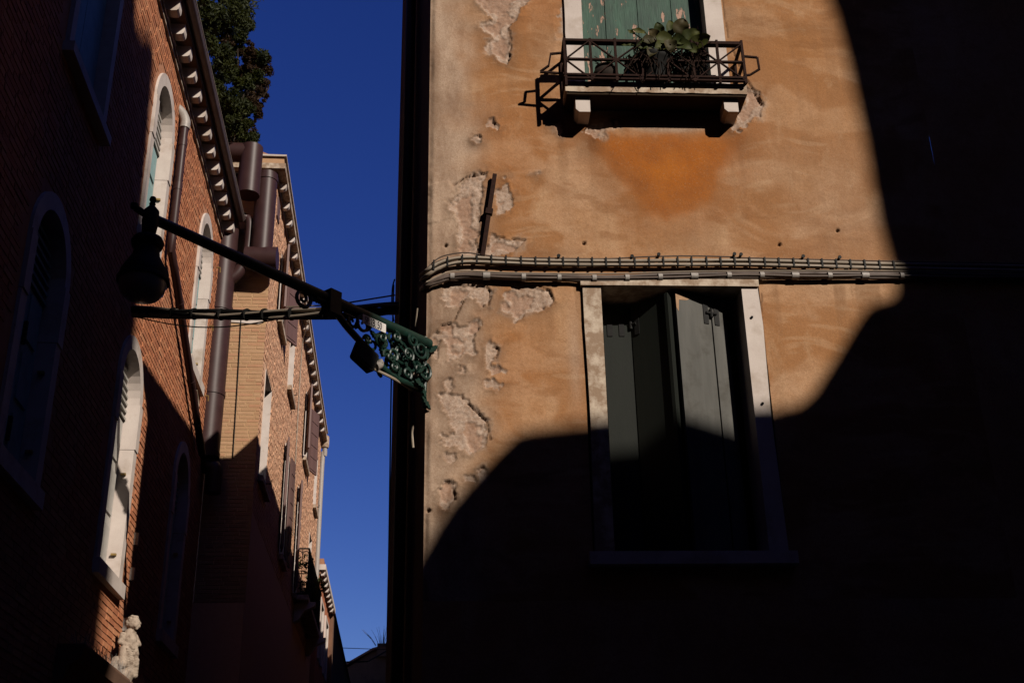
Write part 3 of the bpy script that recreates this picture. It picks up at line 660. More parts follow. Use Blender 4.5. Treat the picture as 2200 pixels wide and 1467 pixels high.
# small downpipe from the gutter, kinking across the wall to the big flue
def lpx(px, py, d): return onX(px, py, XL + d)
dp = empty('downpipe', lpx(395, 245, .1)); tag(dp, 'slim brown downpipe that kinks across the red brick wall', 'downpipe')
P0, P1, P2 = lpx(393, 268, .09), lpx(371, 540, .09), lpx(434, 975, .09)
y_ = (P0[1] + P1[1]) / 2; P0[1] = P1[1] = y_
m = MB(); m.tube([P0 + (0, 0, .05), P0, P1 + (0, 0, .12), P1 + (0, .03, -.03), P1 + (P2 - P1) * .12, P2], .052, 12); m.build('pipe', 'brown_metal', dp, smooth=True)
for t in (.25, .62, .93):
    c = P1 + (P2 - P1) * t; a = _n(P2 - P1); m = MB(); m.tube([c - a * .05, c + a * .05], .057, 12); m.build('collar', 'brown_metal', dp, smooth=True)
for t in (.12, .5):
    c = P0 + (P1 - P0) * t; m = MB(); m.tube([c + (0, 0, .05), c - (0, 0, .05)], .057, 12); m.build('collar', 'brown_metal', dp, smooth=True)
m = MB(); m.tube(catmull([P0 + (-.16, -.02, .34), P0 + (-.06, 0, .26), P0 + (0, 0, .13), P0 + (0, 0, .02)], 5), .064, 12); m.build('elbow', 'grey_tape', dp, smooth=True)
m = MB(); m.tube(catmull([lpx(423, 838, .04), lpx(427, 868, .06), lpx(424, 885, .1), lpx(429, 900, .08), lpx(427, 915, .12)], 5), .008, 6); m.build('loose_wire', 'pale_cable', dp, smooth=True)
# ------------------------------------------------------------------ ochre brick house beyond it
bh_ = empty('tan_brick_house', (-5, 24, 0)); tag(bh_, 'tan brick house beyond the red one, with flue pipes and a bracketed eave', 'house')
ZE2 = 12.57; Y2E = 30.9
FX = lambda a, d, z: np.array([a, YP - d, z]); FS = lambda a, d, z: np.array([X2 + d, a, z])
bricks(bh_, FX, math.pi, XL + .012, X2 + .012, 5.5, ZE2, lambda a, z, mortar=False: (not mortar) and 9.93 < z < 10.02, 'ochre_brick', 'mortar_ochre', 300, lambda a, z: z if z < 12 else 0, bl=.245, bh=.052, jt=.009, prot=.005)
m = MB(); m.prism([(XL + .06, 9.93), (X2 - .10, 9.90), (X2 - .02, 9.93), (X2 - .05, 9.985), (XL + .5, 10.015), (XL + .06, 10.0)], lambda a, b, d: FX(a, d, b), -.02, .016); m.build('stone_band', 'istrian_stone', bh_)
W2 = [(19.2, 20.05, 10.75, 12.0), (21.55, 22.45, 10.45, 11.75), (25.6, 26.6, 10.45, 12.0), (29.2, 30.0, 10.45, 11.9), (18.15, 19.1, 7.55, 9.35), (21.9, 22.7, 7.3, 9.45), (25.0, 25.9, 7.3, 9.6), (28.6, 29.4, 7.3, 9.6)]
def blocked2(y, z, mortar=False):
    e_ = 0 if mortar else -.01
    return any(a + e_ < y < b - e_ and c + e_ < z < d - e_ for a, b, c, d in W2)
bricks(bh_, FS, R_(-90), YP, Y2E, 6.9, ZE2, blocked2, 'tan_brick', 'mortar_tan', 0, lambda a, z: 0, bl=.26, bh=.056, jt=.012, prot=.008, cell=.05)
m = MB(); m.quad((X2, YP, 0), (X2, Y2E, 0), (X2, Y2E, 6.9), (X2, YP, 6.9)); m.quad((XL, YP, 0), (X2, YP, 0), (X2, YP, 5.5), (XL, YP, 5.5)); m.quad((X2, Y2E, 0), (-8, Y2E, 0), (-8, Y2E, ZE2 + .3), (X2, Y2E, ZE2 + .3)); m.quad((XL, YP + .002, 5.5), (XL, YP + .002, ZE2 + .3), (-8, YP + .002, ZE2 + .3), (-8, YP + .002, 5.5))
m.build('outer_wall', 'mortar_tan', bh_)
def leaf(house, hinge, ang, wd, z0, z1, sgn, mat='brown_shutter'):
    """open shutter leaf on the x = X2 wall: hinged at y, sgn -1 towards the camera, ang = degrees off the wall"""
    t = np.array([math.sin(R_(ang)), sgn * math.cos(R_(ang)), 0]); nn = np.array([math.cos(R_(ang)), -sgn * math.sin(R_(ang)), 0])
    o = np.array([X2 + .03, hinge, z0]); m = MB(); m.box(o, t * wd, nn * .035, (0, 0, z1 - z0)); sh = m.build('shutter', mat, house)
    k = int((z1 - z0) / .26)
    for i in range(k):
        for sd in (-.010, .0355):
            m = MB(); m.box(o + t * .06 + nn * sd + np.array([0, 0, .05 + i * (z1 - z0 - .06) / k]), t * (wd - .12), nn * .0095, (0, 0, (z1 - z0) / k - .07)); m.build('panel', mat, sh)
for i, (a, b, c, d) in enumerate(W2):
    dp_ = -.17
    win = MB(); win.quad(FS(a, dp_, c), FS(b, dp_, c), FS(b, dp_, d), FS(a, dp_, d)); win = win.build('window', 'dark_glass', bh_)
    for y0, y1 in ((a - .0, a + .006), (b - .006, b)):
        m = MB(); m.box(FS(y0, dp_, c), (-dp_ + .012, 0, 0), (0, y1 - y0, 0), (0, 0, d - c)); m.build('jamb', 'istrian_stone', win)
    m = MB(); m.box(FS(a, dp_, d - .006), (-dp_ + .012, 0, 0), (0, b - a, 0), (0, 0, .006)); m.build('lintel', 'istrian_stone', win)
    m = MB(); m.box(FS(a - .08, dp_, c - .09), (-dp_ + .09, 0, 0), (0, b - a + .16, 0), (0, 0, .088)); m.build('sill', 'stained_stone', win)
    m = MB(); m.tube([FS(b + .10, .0, c + .22), FS(b + .10, .09, c + .22), FS(b + .10, .09, c + .28)], .010, 6); m.build('shutter_stay', 'black_iron', win)
w0 = .44
leaf(bh_, 19.2, 16, w0, 10.78, 11.98, -1); leaf(bh_, 20.05, 24, w0, 10.78, 11.98, 1)
leaf(bh_, 25.6, 14, .5, 10.5, 11.98, -1); leaf(bh_, 26.6, 18, .5, 10.5, 11.98, 1)
leaf(bh_, 21.9, 7, .4, 7.35, 9.42, -1); leaf(bh_, 25.0, 9, .45, 7.35, 9.58, -1); leaf(bh_, 22.7, 6, .4, 7.35, 9.42, 1)
m = MB(); m.box(FS(18.0, .0, 12.1), (.03, 0, 0), (0, .32, 0), (0, 0, .36)); m.build('shutter', 'brown_shutter', bh_)
# cornice, returned on the front
for nm, mat, d, z0, z1 in (('cornice', 'stained_stone', .165, 12.70, 12.80), ('parapet', 'ochre_brick', .135, 12.803, 12.93), ('coping', 'istrian_stone', .175, 12.933, 12.965)):
    m = MB(); m.abox(-7.9, X2 + d, YP - d, Y2E, z0, z1); m.build(nm, mat, bh_)
m = MB(); m.abox(-7.9, X2 + .035, YP - .035, Y2E, ZE2, 12.697); m.build('frieze', 'dark_plaster', bh_)
m = MB(); m.add([(X2 + .1, YP, 12.97), (X2 + .1, Y2E, 12.97), (-7.9, Y2E, 12.97), (-7.9, YP, 12.97), (-5, YP, 14.2), (-5, Y2E, 14.2)], [(0, 1, 5, 4), (1, 2, 5), (2, 3, 4, 5), (3, 0, 4)]); m.build('roof', 'roof_tile', bh_)
y = 18.0
while y < 30.4:
    m = MB(); dy = random.uniform(-.03, .03); m.prism([(.037, 12.58), (.10, 12.575), (.135, 12.60), (.15, 12.64), (.15, 12.697), (.037, 12.697)], lambda a, b, d: FS(y + dy + d, a, b), -.05, .05); m.build('eave_bracket', 'istrian_stone', bh_); y += .62
m = MB(); m.lathe((X2 + .10, Y2E + .02, 12.55), [(.10, 0), (.115, .05), (.115, .30), (.09, .33)], 14); m.build('rainwater_head', 'stained_stone', bh_, smooth=True)
m = MB(); m.tube(catmull([(X2 + .10, Y2E + .02, 12.56), (X2 + .11, Y2E + .05, 12.35), (X2 + .05, Y2E + .06, 12.1), (X2 + .05, Y2E + .06, 8.0)], 4), .065, 10); m.build('downpipe', 'grey_tape', bh_, smooth=True)
for a, b in (((518, 684), (500, 985)),):
    p, q_ = onY(*a, YP - .02), onY(*b, YP - .02)
    m = MB(); m.tube([p, (p + q_) / 2 + (.004, 0, 0), q_], .008, 6); tag(m.build('thin_cable', 'black_plastic'), 'thin dark cable running down the tan brick end wall beside the flue', 'cable')
p, q_ = onX(560, 760, X2), 0
m = MB(); m.tube(catmull([onX(660, 690, X2 + .16), onX(655, 715, X2 + .1), onX(648, 760, X2 + .03), onX(634, 1010, X2 + .03), onX(630, 1150, X2 + .03)], 5), .012, 6); tag(m.build('wall_cable', 'pale_cable', smooth=True), 'pale cable slung from the eave down the tan brick side wall', 'cable')
# ------------------------------------------------------------------ flue pipes
def flue(label, path, r, caps=(), n=20):
    P = [np.array(p, float) for p in path]; t = empty('flue_pipe', P[-1]); tag(t, label, 'flue pipe', None)
    m = MB(); m.tube(P, r, n); m.build('pipe', 'brown_metal', t, smooth=True)
    for c, a in caps:
        c = np.array(c); a = _n(np.array(a)); m = MB(); m.tube([c - a * .04, c + a * .04], r + .012, n); m.build('collar', 'brown_metal', t, smooth=True)
    return t
yf = YP - .28
a, b = onY(482, 492, yf), onY(446, 975, yf); a[0] = b[0] = (a[0] + b[0]) / 2
f1 = flue('thick brown flue pipe in the corner between the two brick houses', [a, b], .205, [(a * .62 + b * .38, (0, 0, 1)), (a * .25 + b * .75, (0, 0, 1))])
m = MB(); m.tube(catmull([b + (0, 0, .02), b + (0, 0, -.10), b + (.06, .0, -.2), b + (.14, 0, -.24), b + (.15, 0, -.6)], 5), [.215] * 6 + [.12] * 15, 16); m.build('elbow', 'brown_metal', f1, smooth=True)
m = MB(); hs = onY(470, 600, yf + .15); 
for px_, py_ in ((466, 575), (450, 700), (440, 850)):
    q_ = onX(px_, py_, XL + .03); m = MB(); m.tube([q_, q_ + (.05, 0, 0), q_ + (.05, .03, -.07)], .012, 6); m.build('bracket', 'brass', f1)
m = MB(); jn = onY(508, 590, yf); m.tube(catmull([jn + (.06, 0, .12), jn + (.0, 0, .0), jn + (-.12, 0, -.12)], 4), .10, 12); m.build('branch', 'brown_metal', f1, smooth=True)
a, b = onY(500, 556, yf), onY(596, 560, yf - .02); b[2] = a[2]
flue('short horizontal flue pipe linking two upright ones on the tan wall', [a + (.2, 0, 0), b], .20)
a, b = onY(573, 376, yf + .02), onY(562, 545, yf + .02); a[0] = b[0] = (a[0] + b[0]) / 2
f3 = flue('middle upright flue pipe rising past the tan house corner', [a, b + (0, 0, .02)], .175, [(a + (0, 0, -.1), (0, 0, 1))])
c = a + (-.0, 0, 0); m = MB(); m.tube([a + (-.55, .0, -.14), a + (.02, 0, -.14)], .14, 14); m.build('branch', 'brown_metal', f3, smooth=True)
a, b = onY(541, 318, yf - .25), onY(533, 420, yf - .25); a[0] = b[0] = (a[0] + b[0]) / 2
f4 = flue('topmost flue pipe beside the coping, partly behind leaves', [a, b], .185)
m = MB(); m.tube([a + (-.8, .0, -.10), a + (.0, 0, -.10)], .16, 14); m.build('branch', 'brown_metal', f4, smooth=True)
a, b = onY(538, 470, yf + .05), onY(530, 545, yf + .05); a[0] = b[0] = (a[0] + b[0]) / 2
flue('slim brown pipe with a bent top between gutter end and flue', catmull([a + (-.22, -.1, .02), a + (-.08, 0, .02), a + (0, 0, -.1), b], 5), .07, n=12)

# ------------------------------------------------------------------ red house, dark house, far house
r3 = empty('red_plaster_house', (-5, 33.5, 0)); tag(r3, 'small red plastered house with white strips at the end of the sunlit row', 'house')
X3 = -2.16; ZE3 = float(onX(694, 1230, X3 + .1)[2]); Y3E = 36.4
m = MB(); m.abox(-8, X3, Y2E + .25, Y3E, 0, ZE3); m.build('wall', 'red_plaster', r3)
m = MB(); m.abox(-7.9, X3 + .16, Y2E + .16, Y3E, ZE3 + .1, ZE3 + .24); m.build('cornice', 'istrian_stone', r3)
m = MB(); m.abox(-7.9, X3 + .04, Y2E + .22, Y3E, ZE3 + .003, ZE3 + .098); m.build('frieze', 'dark_plaster', r3)
m = MB(); m.abox(-7.9, X3 + .10, Y2E + .2, Y3E, ZE3 + .243, ZE3 + .40); m.build('roof', 'roof_tile', r3)
y = Y2E + .35
while y < Y3E - .2:
    m = MB(); m.prism([(.042, ZE3 - .03), (.11, ZE3 - .02), (.145, ZE3 + .04), (.145, ZE3 + .098), (.042, ZE3 + .098)], lambda a, b, d: np.array([X3 + a, y + d, b]), -.08, .08); m.build('eave_bracket', 'istrian_stone', r3); y += .62
for y0, y1 in ((31.9, 32.9), (34.2, 35.2)):
    for k, (z0, z1) in enumerate(((7.2, ZE3 - .55),)):
        w_ = MB(); w_.abox(X3 - .01, X3 + .012, y0, y1, z0, z1); w_ = w_.build('window', 'dark_glass', r3)
        m = MB(); m.abox(X3 - .01, X3 + .05, y1, y1 + .22, z0, z1 + .1); m.build('jamb', 'istrian_stone', w_)
        m = MB(); m.abox(X3 - .01, X3 + .05, y0 - .22, y0, z0, z1 + .1); m.build('jamb', 'istrian_stone', w_)
        m = MB(); m.abox(X3 - .01, X3 + .05, y0, y1, z1, z1 + .1); m.build('lintel', 'istrian_stone', w_)
r4 = empty('shaded_house', (-5, 45, 0)); tag(r4, 'dark shaded house with a long straight eave beyond the red one', 'house')
e0 = onX(720, 1300, -2.0); 
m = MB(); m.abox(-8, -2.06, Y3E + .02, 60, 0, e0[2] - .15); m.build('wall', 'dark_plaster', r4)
m = MB(); m.add([(-2.0, Y3E + .02, e0[2] - .14), (-2.0, 60, e0[2] - .14), (-8, 60, e0[2] - .14), (-8, Y3E + .02, e0[2] - .14), (-5, Y3E + .02, e0[2] + .6), (-5, 60, e0[2] + .6)], [(0, 1, 5, 4), (1, 2, 5), (2, 3, 4, 5), (3, 0, 4), (0, 3, 2, 1)]); m.build('roof', 'roof_tile', r4)
r5 = empty('end_house', (0, 64, 0)); tag(r5, 'low dark house closing the far end of the alley below the sky', 'house')
q0, q1, q2 = onY(748, 1432, 61), onY(800, 1398, 61), onY(850, 1384, 61)
poly = [(-9, 0), (8, 0), (8, q2[2]), (q2[0], q2[2]), (q1[0], q1[2]), (q0[0], q0[2]), (-9, q0[2] - .6)]
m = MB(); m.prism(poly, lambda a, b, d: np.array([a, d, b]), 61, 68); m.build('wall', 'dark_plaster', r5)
c = onY(826, 1388, 60.9); m = MB(); m.abox(c[0] - .35, c[0] + .5, 60.7, 61.4, c[2] - .5, c[2] + .12); m.build('chimney', 'dark_plaster', r5)
m = MB(); m.prism([(q0[0] - .2, q0[2] + .01), (q1[0], q1[2] + .01), (q2[0], q2[2] + .01), (8, q2[2] + .01), (8, q2[2] + .12), (q2[0], q2[2] + .12), (q1[0], q1[2] + .12), (q0[0] - .2, q0[2] + .1)], lambda a, b, d: np.array([a, d, b]), 60.8, 68.2); m.build('roof', 'roof_tile', r5)
m = MB(); cw = onY(822, 1386, 60.6)
for i in range(34):
    a = random.uniform(-1, 1); h = random.uniform(.3, 1.0); b0 = cw + np.array([a * .35, random.uniform(-.2, .2), 0]); m.tube([b0, b0 + np.array([a * .35 * h, 0, .5 * h]), b0 + np.array([a * .9 * h, 0, h])], [.010, .008, .004], 4)
tag(m.build('dry_weed', 'dry_grass'), 'tuft of dry weeds sprouting on the far low roof', 'weeds')

# ------------------------------------------------------------------ iron balcony on the tan house
ib = empty('iron_balcony', (X2 + .25, 27.5, 7.2)); tag(ib, 'wrought iron balcony with scrollwork high on the tan house', 'balcony')
bx0, bx1, by0, by1 = X2 + .02, float(onY(664, 1178, 25.3)[0]), 25.3, 29.6
zt = float(onY(664, 1178, 25.3)[2]); zb = zt - .95
m = MB(); m.abox(bx0, bx1 + .04, by0 - .06, by1 + .06, zb - .13, zb - .03); m.build('slab', 'stained_stone', ib)
for yy in (by0 + .25, by1 - .25):
    m = MB(); m.prism([(0, zb - .55), (.10, zb - .5), (.2, zb - .32), (.42, zb - .22), (.44, zb - .135), (0, zb - .135)], lambda a, b, d: np.array([bx0 + a, yy + d, b]), -.1, .1); m.build('stone_bracket', 'istrian_stone', ib)
def ironpanel(A, B, name='railing_panel'):
    A, B = np.array(A), np.array(B); L_ = np.linalg.norm(B - A); t = (B - A) / L_; m = MB(); Zv = np.array([0, 0, 1.])
    m.bar(A + Zv * zb, B + Zv * zb, .03); m.bar(A + Zv * zt, B + Zv * zt, .04, .025); m.bar(A + Zv * (zb + .42), B + Zv * (zb + .42), .018)
    k = max(int(L_ / .17), 2)
    for i in range(k + 1):
        p = A + t * L_ * i / k; m.bar(p + Zv * zb, p + Zv * zt, .016)
    for i in range(k):
        p = A + t * L_ * (i + .5) / k; r = L_ / k * .42
        for zc, sg_ in ((zb + .2, 1), (zb + .62, -1), (zt - .1, 1)):
            pts = [p + t * r * math.cos(u) * sg_ * (1 - u / 14) + Zv * (zc + r * math.sin(u) * (1 - u / 14)) for u in np.linspace(0, 5.2, 11)]
            m.tube(pts, .009, 4, False)
    m.build(name, 'black_iron', ib)
ironpanel((bx0, by0, 0), (bx1, by0, 0)); ironpanel((bx1, by0, 0), (bx1, by1, 0)); ironpanel((bx0, by1, 0), (bx1, by1, 0))
def leafcloud(m, c, r, n, size, flat=0):
    c = np.array(c, float)
    for _ in range(n):
        v = NR.normal(size=3); v /= np.linalg.norm(v); p = c + v * r * NR.rand() ** .45
        a = _n(NR.normal(size=3)); b = _n(np.cross(a, NR.normal(size=3))); s_ = size * NR.uniform(.6, 1.3); nn = np.cross(a, b) * s_ * .25
        m.add([p - a * s_, p + b * s_ * .42 + nn, p + a * s_, p - b * s_ * .42 + nn], [(0, 1, 2), (0, 2, 3)])
bp = empty('balcony_plant', (bx1 - .1, 26.3, zb)); tag(bp, 'dark bushy potted plant behind the iron balcony railing', 'plant')
m = MB()
for i in range(9): leafcloud(m, (bx1 - .05 + random.uniform(-.1, .1), 26.0 + i * .28, zb + .45 + random.uniform(-.2, .45)), .2, 90, .05)
m.build('foliage', 'green_leaf', bp, fixn=False)
m = MB(); m.lathe((bx1 - .14, 26.4, zb - .02), [(.08, 0), (.12, .24), (.13, .26), (.10, .25)], 14); m.build('pot', 'terracotta', bp)
m = MB(); m.tube([(bx1 - .14, 26.4, zb + .2), (bx1 - .1, 26.7, zb + .6)], .015, 5); m.build('stem', 'bark', bp)
# ------------------------------------------------------------------ stone frames, shutters and sill of the ochre house
def rbox(m, s0, s1, d0, d1, z0, z1): return m.box(RT(s0, d0, z0), RU * (s1 - s0), RN * (d1 - d0), (0, 0, z1 - z0))
def worn_block(s0, s1, d0, d1, z0, z1, name, mat, parent, wear=.012, n=14):
    """stone block with a chipped outer outline"""
    m = MB(); zs = np.linspace(z0, z1, n); L_ = []
    for i, z in enumerate(zs):
        a = s0 + random.uniform(0, wear); b = s1 - random.uniform(0, wear) * .2; L_.append((a, b, z))
    poly = [(a, z) for a, b, z in L_] + [(b, z) for a, b, z in L_[::-1]]
    m.prism(poly, lambda a, b, d: RT(a, d, b), d0, d1); return m.build(name, mat, parent)
s0, s1, z0, z1 = OPL
win = MB(); rbox(win, s0 - .02, s1 + .02, -.62, -.60, z0, z1 + .05); win = win.build('window', 'dark_inside', rh)
jl = rw(1250, 700)[0]; jr = rw(1640, 760)[0]
m = MB(); m.prism([(rw(1251, 618)[0], z1 - .0), (rw(1255, 700)[0], rw(1255, 700)[1]), (rw(1262, 800)[0], rw(1262, 800)[1]), (rw(1268, 900)[0] - .0, rw(1268, 900)[1]), (s0 - .15, z0), (s0, z0), (s0, z1)], lambda a, b, d: RT(a, d, b), -.34, .022); m.build('jamb', 'stained_stone', win)
m = MB(); m.prism([(s1, z1), (s1, z0), (s1 + .15, z0), (rw(1655, 890)[0], rw(1655, 890)[1]), (rw(1645, 780)[0], rw(1645, 780)[1]), (rw(1638, 700)[0], rw(1638, 700)[1]), (rw(1626, 618)[0], z1)], lambda a, b, d: RT(a, d, b), -.34, .024); m.build('jamb', 'istrian_stone', win)
zl = rw(1440, 604)[1]
m = MB(); rbox(m, rw(1246, 610)[0], rw(1627, 610)[0], -.34, .045, z1 + .002, zl); m.build('lintel', 'stained_stone', win)
m = MB(); rbox(m, s0 - .2, s1 + .2, -.34, .09, z0 - .1, z0 - .002); m.build('sill', 'istrian_stone', win)
for px_, py_ in ((1615, 682), (1638, 867)):
    q_ = rp(px_, py_, .024); m = MB(); m.lathe(q_, [(.011, 0), (.011, .012), (.006, .016)], 8, RN); m.build('screw', 'black_iron', win)
def leafpanel(pa, da, pb, db, name='shutter', mat='grey_shutter_paint', zbot=None):
    sa = rw(*pa, -da)[0]; sb = rw(*pb, -db)[0]; zb_ = z0 + .02 if zbot is None else zbot; zt_ = z1 - .04
    A = RT(sa, -da, zb_); B = RT(sb, -db, zb_); t = B - A; nn = np.cross(_n(t), [0, 0, 1.])
    if np.dot(nn, RN) < 0: nn = -nn
    m = MB(); m.box(A - nn * .04, t, nn * .04, (0, 0, zt_ - zb_)); o = m.build(name, mat, rh)
    return o, A, B, _n(t), nn, zt_
hz = rw(1530, 690, -.2)[1]
def hinge(o, base, t, nn, off):
    m = MB(); m.box(base + t * off + nn * .001, t * .045, nn * .006, (0, 0, .20)); m.build('hinge', 'black_iron', o)
def knuckle(o, base, t, nn): 
    m = MB(); m.tube([base - t * .05 + nn * .012 + (0, 0, .1), base + t * .05 + nn * .012 + (0, 0, .1)], .012, 8); m.tube([base + nn * .014 + (0, 0, .06), base + nn * .014 + (0, 0, .14)], .014, 8); m.build('hinge', 'black_iron', o)
zh = np.array([0, 0, 1.])
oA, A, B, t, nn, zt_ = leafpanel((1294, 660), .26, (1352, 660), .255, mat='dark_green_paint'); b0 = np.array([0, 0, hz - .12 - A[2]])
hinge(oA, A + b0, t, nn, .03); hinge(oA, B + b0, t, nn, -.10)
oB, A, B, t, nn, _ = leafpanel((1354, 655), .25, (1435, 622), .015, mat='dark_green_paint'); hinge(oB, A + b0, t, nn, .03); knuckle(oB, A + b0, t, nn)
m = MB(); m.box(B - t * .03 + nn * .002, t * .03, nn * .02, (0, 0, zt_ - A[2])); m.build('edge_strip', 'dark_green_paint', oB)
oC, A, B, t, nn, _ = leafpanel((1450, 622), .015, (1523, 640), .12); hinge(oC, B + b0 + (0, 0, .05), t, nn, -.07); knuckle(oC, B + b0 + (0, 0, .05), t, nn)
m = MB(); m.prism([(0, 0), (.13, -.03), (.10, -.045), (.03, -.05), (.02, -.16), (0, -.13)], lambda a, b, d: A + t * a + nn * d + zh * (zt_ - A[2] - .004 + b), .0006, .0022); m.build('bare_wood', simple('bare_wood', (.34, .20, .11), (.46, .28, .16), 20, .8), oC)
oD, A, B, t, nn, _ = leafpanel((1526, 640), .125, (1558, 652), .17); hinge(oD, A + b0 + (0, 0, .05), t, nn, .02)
# upper window
s0, s1, z0, z1 = OPU
win = MB(); rbox(win, s0 - .02, s1 + .02, -.3, -.28, z0, z1 + .05); win = win.build('window', 'dark_inside', rh)
worn_block(rw(1213, 60)[0], s0, -.28, .020, z0, z1, 'jamb', 'istrian_stone', win)
m = MB(); rbox(m, s1, rw(1554, 60)[0], -.28, .022, z0, z1); m.build('jamb', 'istrian_stone', win)
m = MB(); rbox(m, s0 - .17, s1 + .17, -.28, .04, z1 + .002, z1 + .16); m.build('lintel', 'istrian_stone', win)
bd = [s0 + .006] + [rw(x, 40, -.13)[0] for x in (1300, 1370, 1443)] + [s1 - .008]
sh = None
for k in range(0, 4, 2):
    m = MB(); rbox(m, bd[k], bd[k + 2] - .008, -.165, -.155, z0 + .01, z1 - .02); sh = m.build('shutter', 'green_boards', rh)
    for j in (k, k + 1):
        dd = random.uniform(-.004, .004)
        m = MB(); rbox(m, bd[j] + .003, bd[j + 1] - .004, -.154, -.13 + dd, z0 + .01, z1 - .02); m.build('plank', 'green_boards', sh)
# balcony sill and corbels
PS = .255
sa, zsb = rw(1215, 196, PS); sb = rw(1605, 196, PS)[0]; zst = rw(1400, 177, PS)[1]
n = 40; tp = []; bt = []
for i in range(n + 1):
    a = sa + (sb - sa) * i / n; tp.append((a, zst + random.uniform(-.006, .004))); bt.append((a, zsb + random.uniform(-.003, .004)))
m = MB(); m.prism(bt + tp[::-1], lambda a, b, d: RT(a, d, b), -.02, PS); sl_ = m.build('balcony_sill', 'stained_stone', rh)
m = MB(); rbox(m, sa + .012, sb - .012, .0, PS - .012, zsb - .022, zsb - .0045); m.build('shade_board', simple('shade_board_brown', (.030, .018, .010), (.05, .030, .017), 8, .9, spec=.1), sl_)  # dark board added so the sill's underside reads as deep shade
zsb = zsb - .024
PC = .200
for (xa, xb) in ((1237, 1268), (1556, 1586)):
    a, b = rw(xa, 228, PC)[0], rw(xb, 228, PC)[0]; zc = rw(xa, 240, PC)[1]
    m = MB(); m.prism([(a, zc + .03), (a + .03, zc), (b, zc), (b, zsb - .002), (a, zsb - .002)], lambda q, w_, d: RT(q, d, w_), -.02, PC); m.build('corbel', 'istrian_stone', sl_)
# ------------------------------------------------------------------ iron flower rack
fr_ = empty('flower_rack', RT((sa + sb) / 2, .15, zst)); tag(fr_, 'rusty iron flower rack on the sill under the green shutters', 'flower rack')
DF, DB = .30, .06
fa, fb = rw(1214, 130, DF)[0], rw(1597, 130, DF)[0]; zt1 = rw(1400, 92, DF)[1]; zb1 = rw(1400, 172, DF)[1]; zm = (zt1 + zb1) / 2
def ib_(a, b, w_=.016, th=None, name='bar'):
    jt_ = lambda: np.array([random.uniform(-.006, .006), 0, random.uniform(-.006, .006)])
    m = MB(); m.bar(a + jt_(), b + jt_(), w_ * 1.25, (th or w_) * 1.3, RN); m.build(name, 'rust_iron', fr_)
for z in (zt1, zm, zb1):
    ib_(RT(fa, DF, z), RT(fb, DF, z), .012, .022, 'rail')
    for e_ in (fa, fb): ib_(RT(e_, DB - .07, z), RT(e_, DF, z), .012, .022, 'rail')
ib_(RT(fa, DF - .03, zt1 + .012), RT(fb, DF - .03, zt1 + .016), .05, .012, 'rail')
ib_(RT(fa, DF, zb1 + .035), RT(fb, DF, zb1 + .028), .014, .026, 'rail')
ib_(RT(fa, DB, zb1), RT(fb, DB, zb1), .012, .02, 'rail')
for z in (zb1,):
    for k in range(1, 6): ib_(RT(fa + (fb - fa) * k / 6, DB, z), RT(fa + (fb - fa) * k / 6, DF, z), .02, .01, 'cross_bar')
for k, e_ in enumerate(np.linspace(fa, fb, 8)):
    ib_(RT(e_, DF, zb1 - (.08 if k in (0,) else .02)), RT(e_, DF, zt1 + .03), .017, .02, 'post')
for e_ in (fa, fb): ib_(RT(e_, DB - .05, zb1), RT(e_, DB - .05, zt1), .017, .02, 'post')
es = np.linspace(fa, fb, 8)
for k in range(7):
    a, b = es[k], es[k + 1]
    if k % 2 == 0: ib_(RT(a, DF + .006, zm), RT(b, DF + .006, zt1), .008, .014, 'brace'); ib_(RT(a, DF + .006, zm), RT(b, DF + .006, zb1), .008, .014, 'brace')
    else: ib_(RT(b, DF + .006, zm), RT(a, DF + .006, zt1), .008, .014, 'brace'); ib_(RT(b, DF + .006, zm), RT(a, DF + .006, zb1), .008, .014, 'brace')
for e_, sg_ in ((fa, -1), (fb, 1)):
    z_ = rw(1210, 115, .28)[1]; pts = [RT(e_, .28, z_), RT(e_ + sg_ * .13, .28, z_ - .01), RT(e_ + sg_ * .145, .27, z_ - .13), RT(e_ + sg_ * (.22 if sg_ < 0 else .06), .24, z_ - .17), RT(e_, .24, z_ - .185)]
    for a, b in zip(pts[:-1], pts[1:]): ib_(a, b, .012, .016, 'side_bracket')
# pots and plants on it
pt = empty('round_pot', RT(rw(1300, 140, .2)[0], .18, zb1)); tag(pt, 'small round dark pot on the left of the flower rack', 'pot')
c = RT(rw(1300, 140, .2)[0], .18, zb1 + .012); m = MB(); m.lathe(c, [(.06, 0), (.115, .05), (.125, .10), (.10, .155), (.085, .165), (.092, .175), (.092, .195), (.078, .19)], 20); m.build('body', 'terracotta', pt, smooth=True)
for i in range(7):
    a = random.uniform(0, 6.28); m = MB(); m.tube(catmull([c + (0, 0, .17), c + (.05 * math.cos(a), .05 * math.sin(a), .26), c + (.12 * math.cos(a), .1 * math.sin(a), .31 + random.uniform(-.06, .06))], 3), [.008, .007, .007, .006, .005, .004, .003], 5); m.build('stem', 'bark', pt)
m = MB(); leafcloud(m, c + (.02, 0, .28), .1, 14, .03); m.build('foliage', 'green_leaf', pt, fixn=False)
bp = empty('leafy_plant', RT(rw(1420, 120, .2)[0], .18, zb1)); tag(bp, 'potted plant with broad olive leaves in the middle of the flower rack', 'plant')
c = RT(rw(1402, 140, .2)[0], .17, zb1 + .012); m = MB(); m.lathe(c, [(.13, 0), (.19, .22), (.205, .235), (.205, .27), (.18, .26)], 22); m.build('pot', 'black_plastic', bp, smooth=True)
c2 = RT(rw(1470, 140, .2)[0], .17, zb1 + .012); m = MB(); m.lathe(c2, [(.08, 0), (.105, .12), (.115, .13), (.115, .15), (.10, .145)], 18); m.build('pot', 'black_plastic', bp, smooth=True)
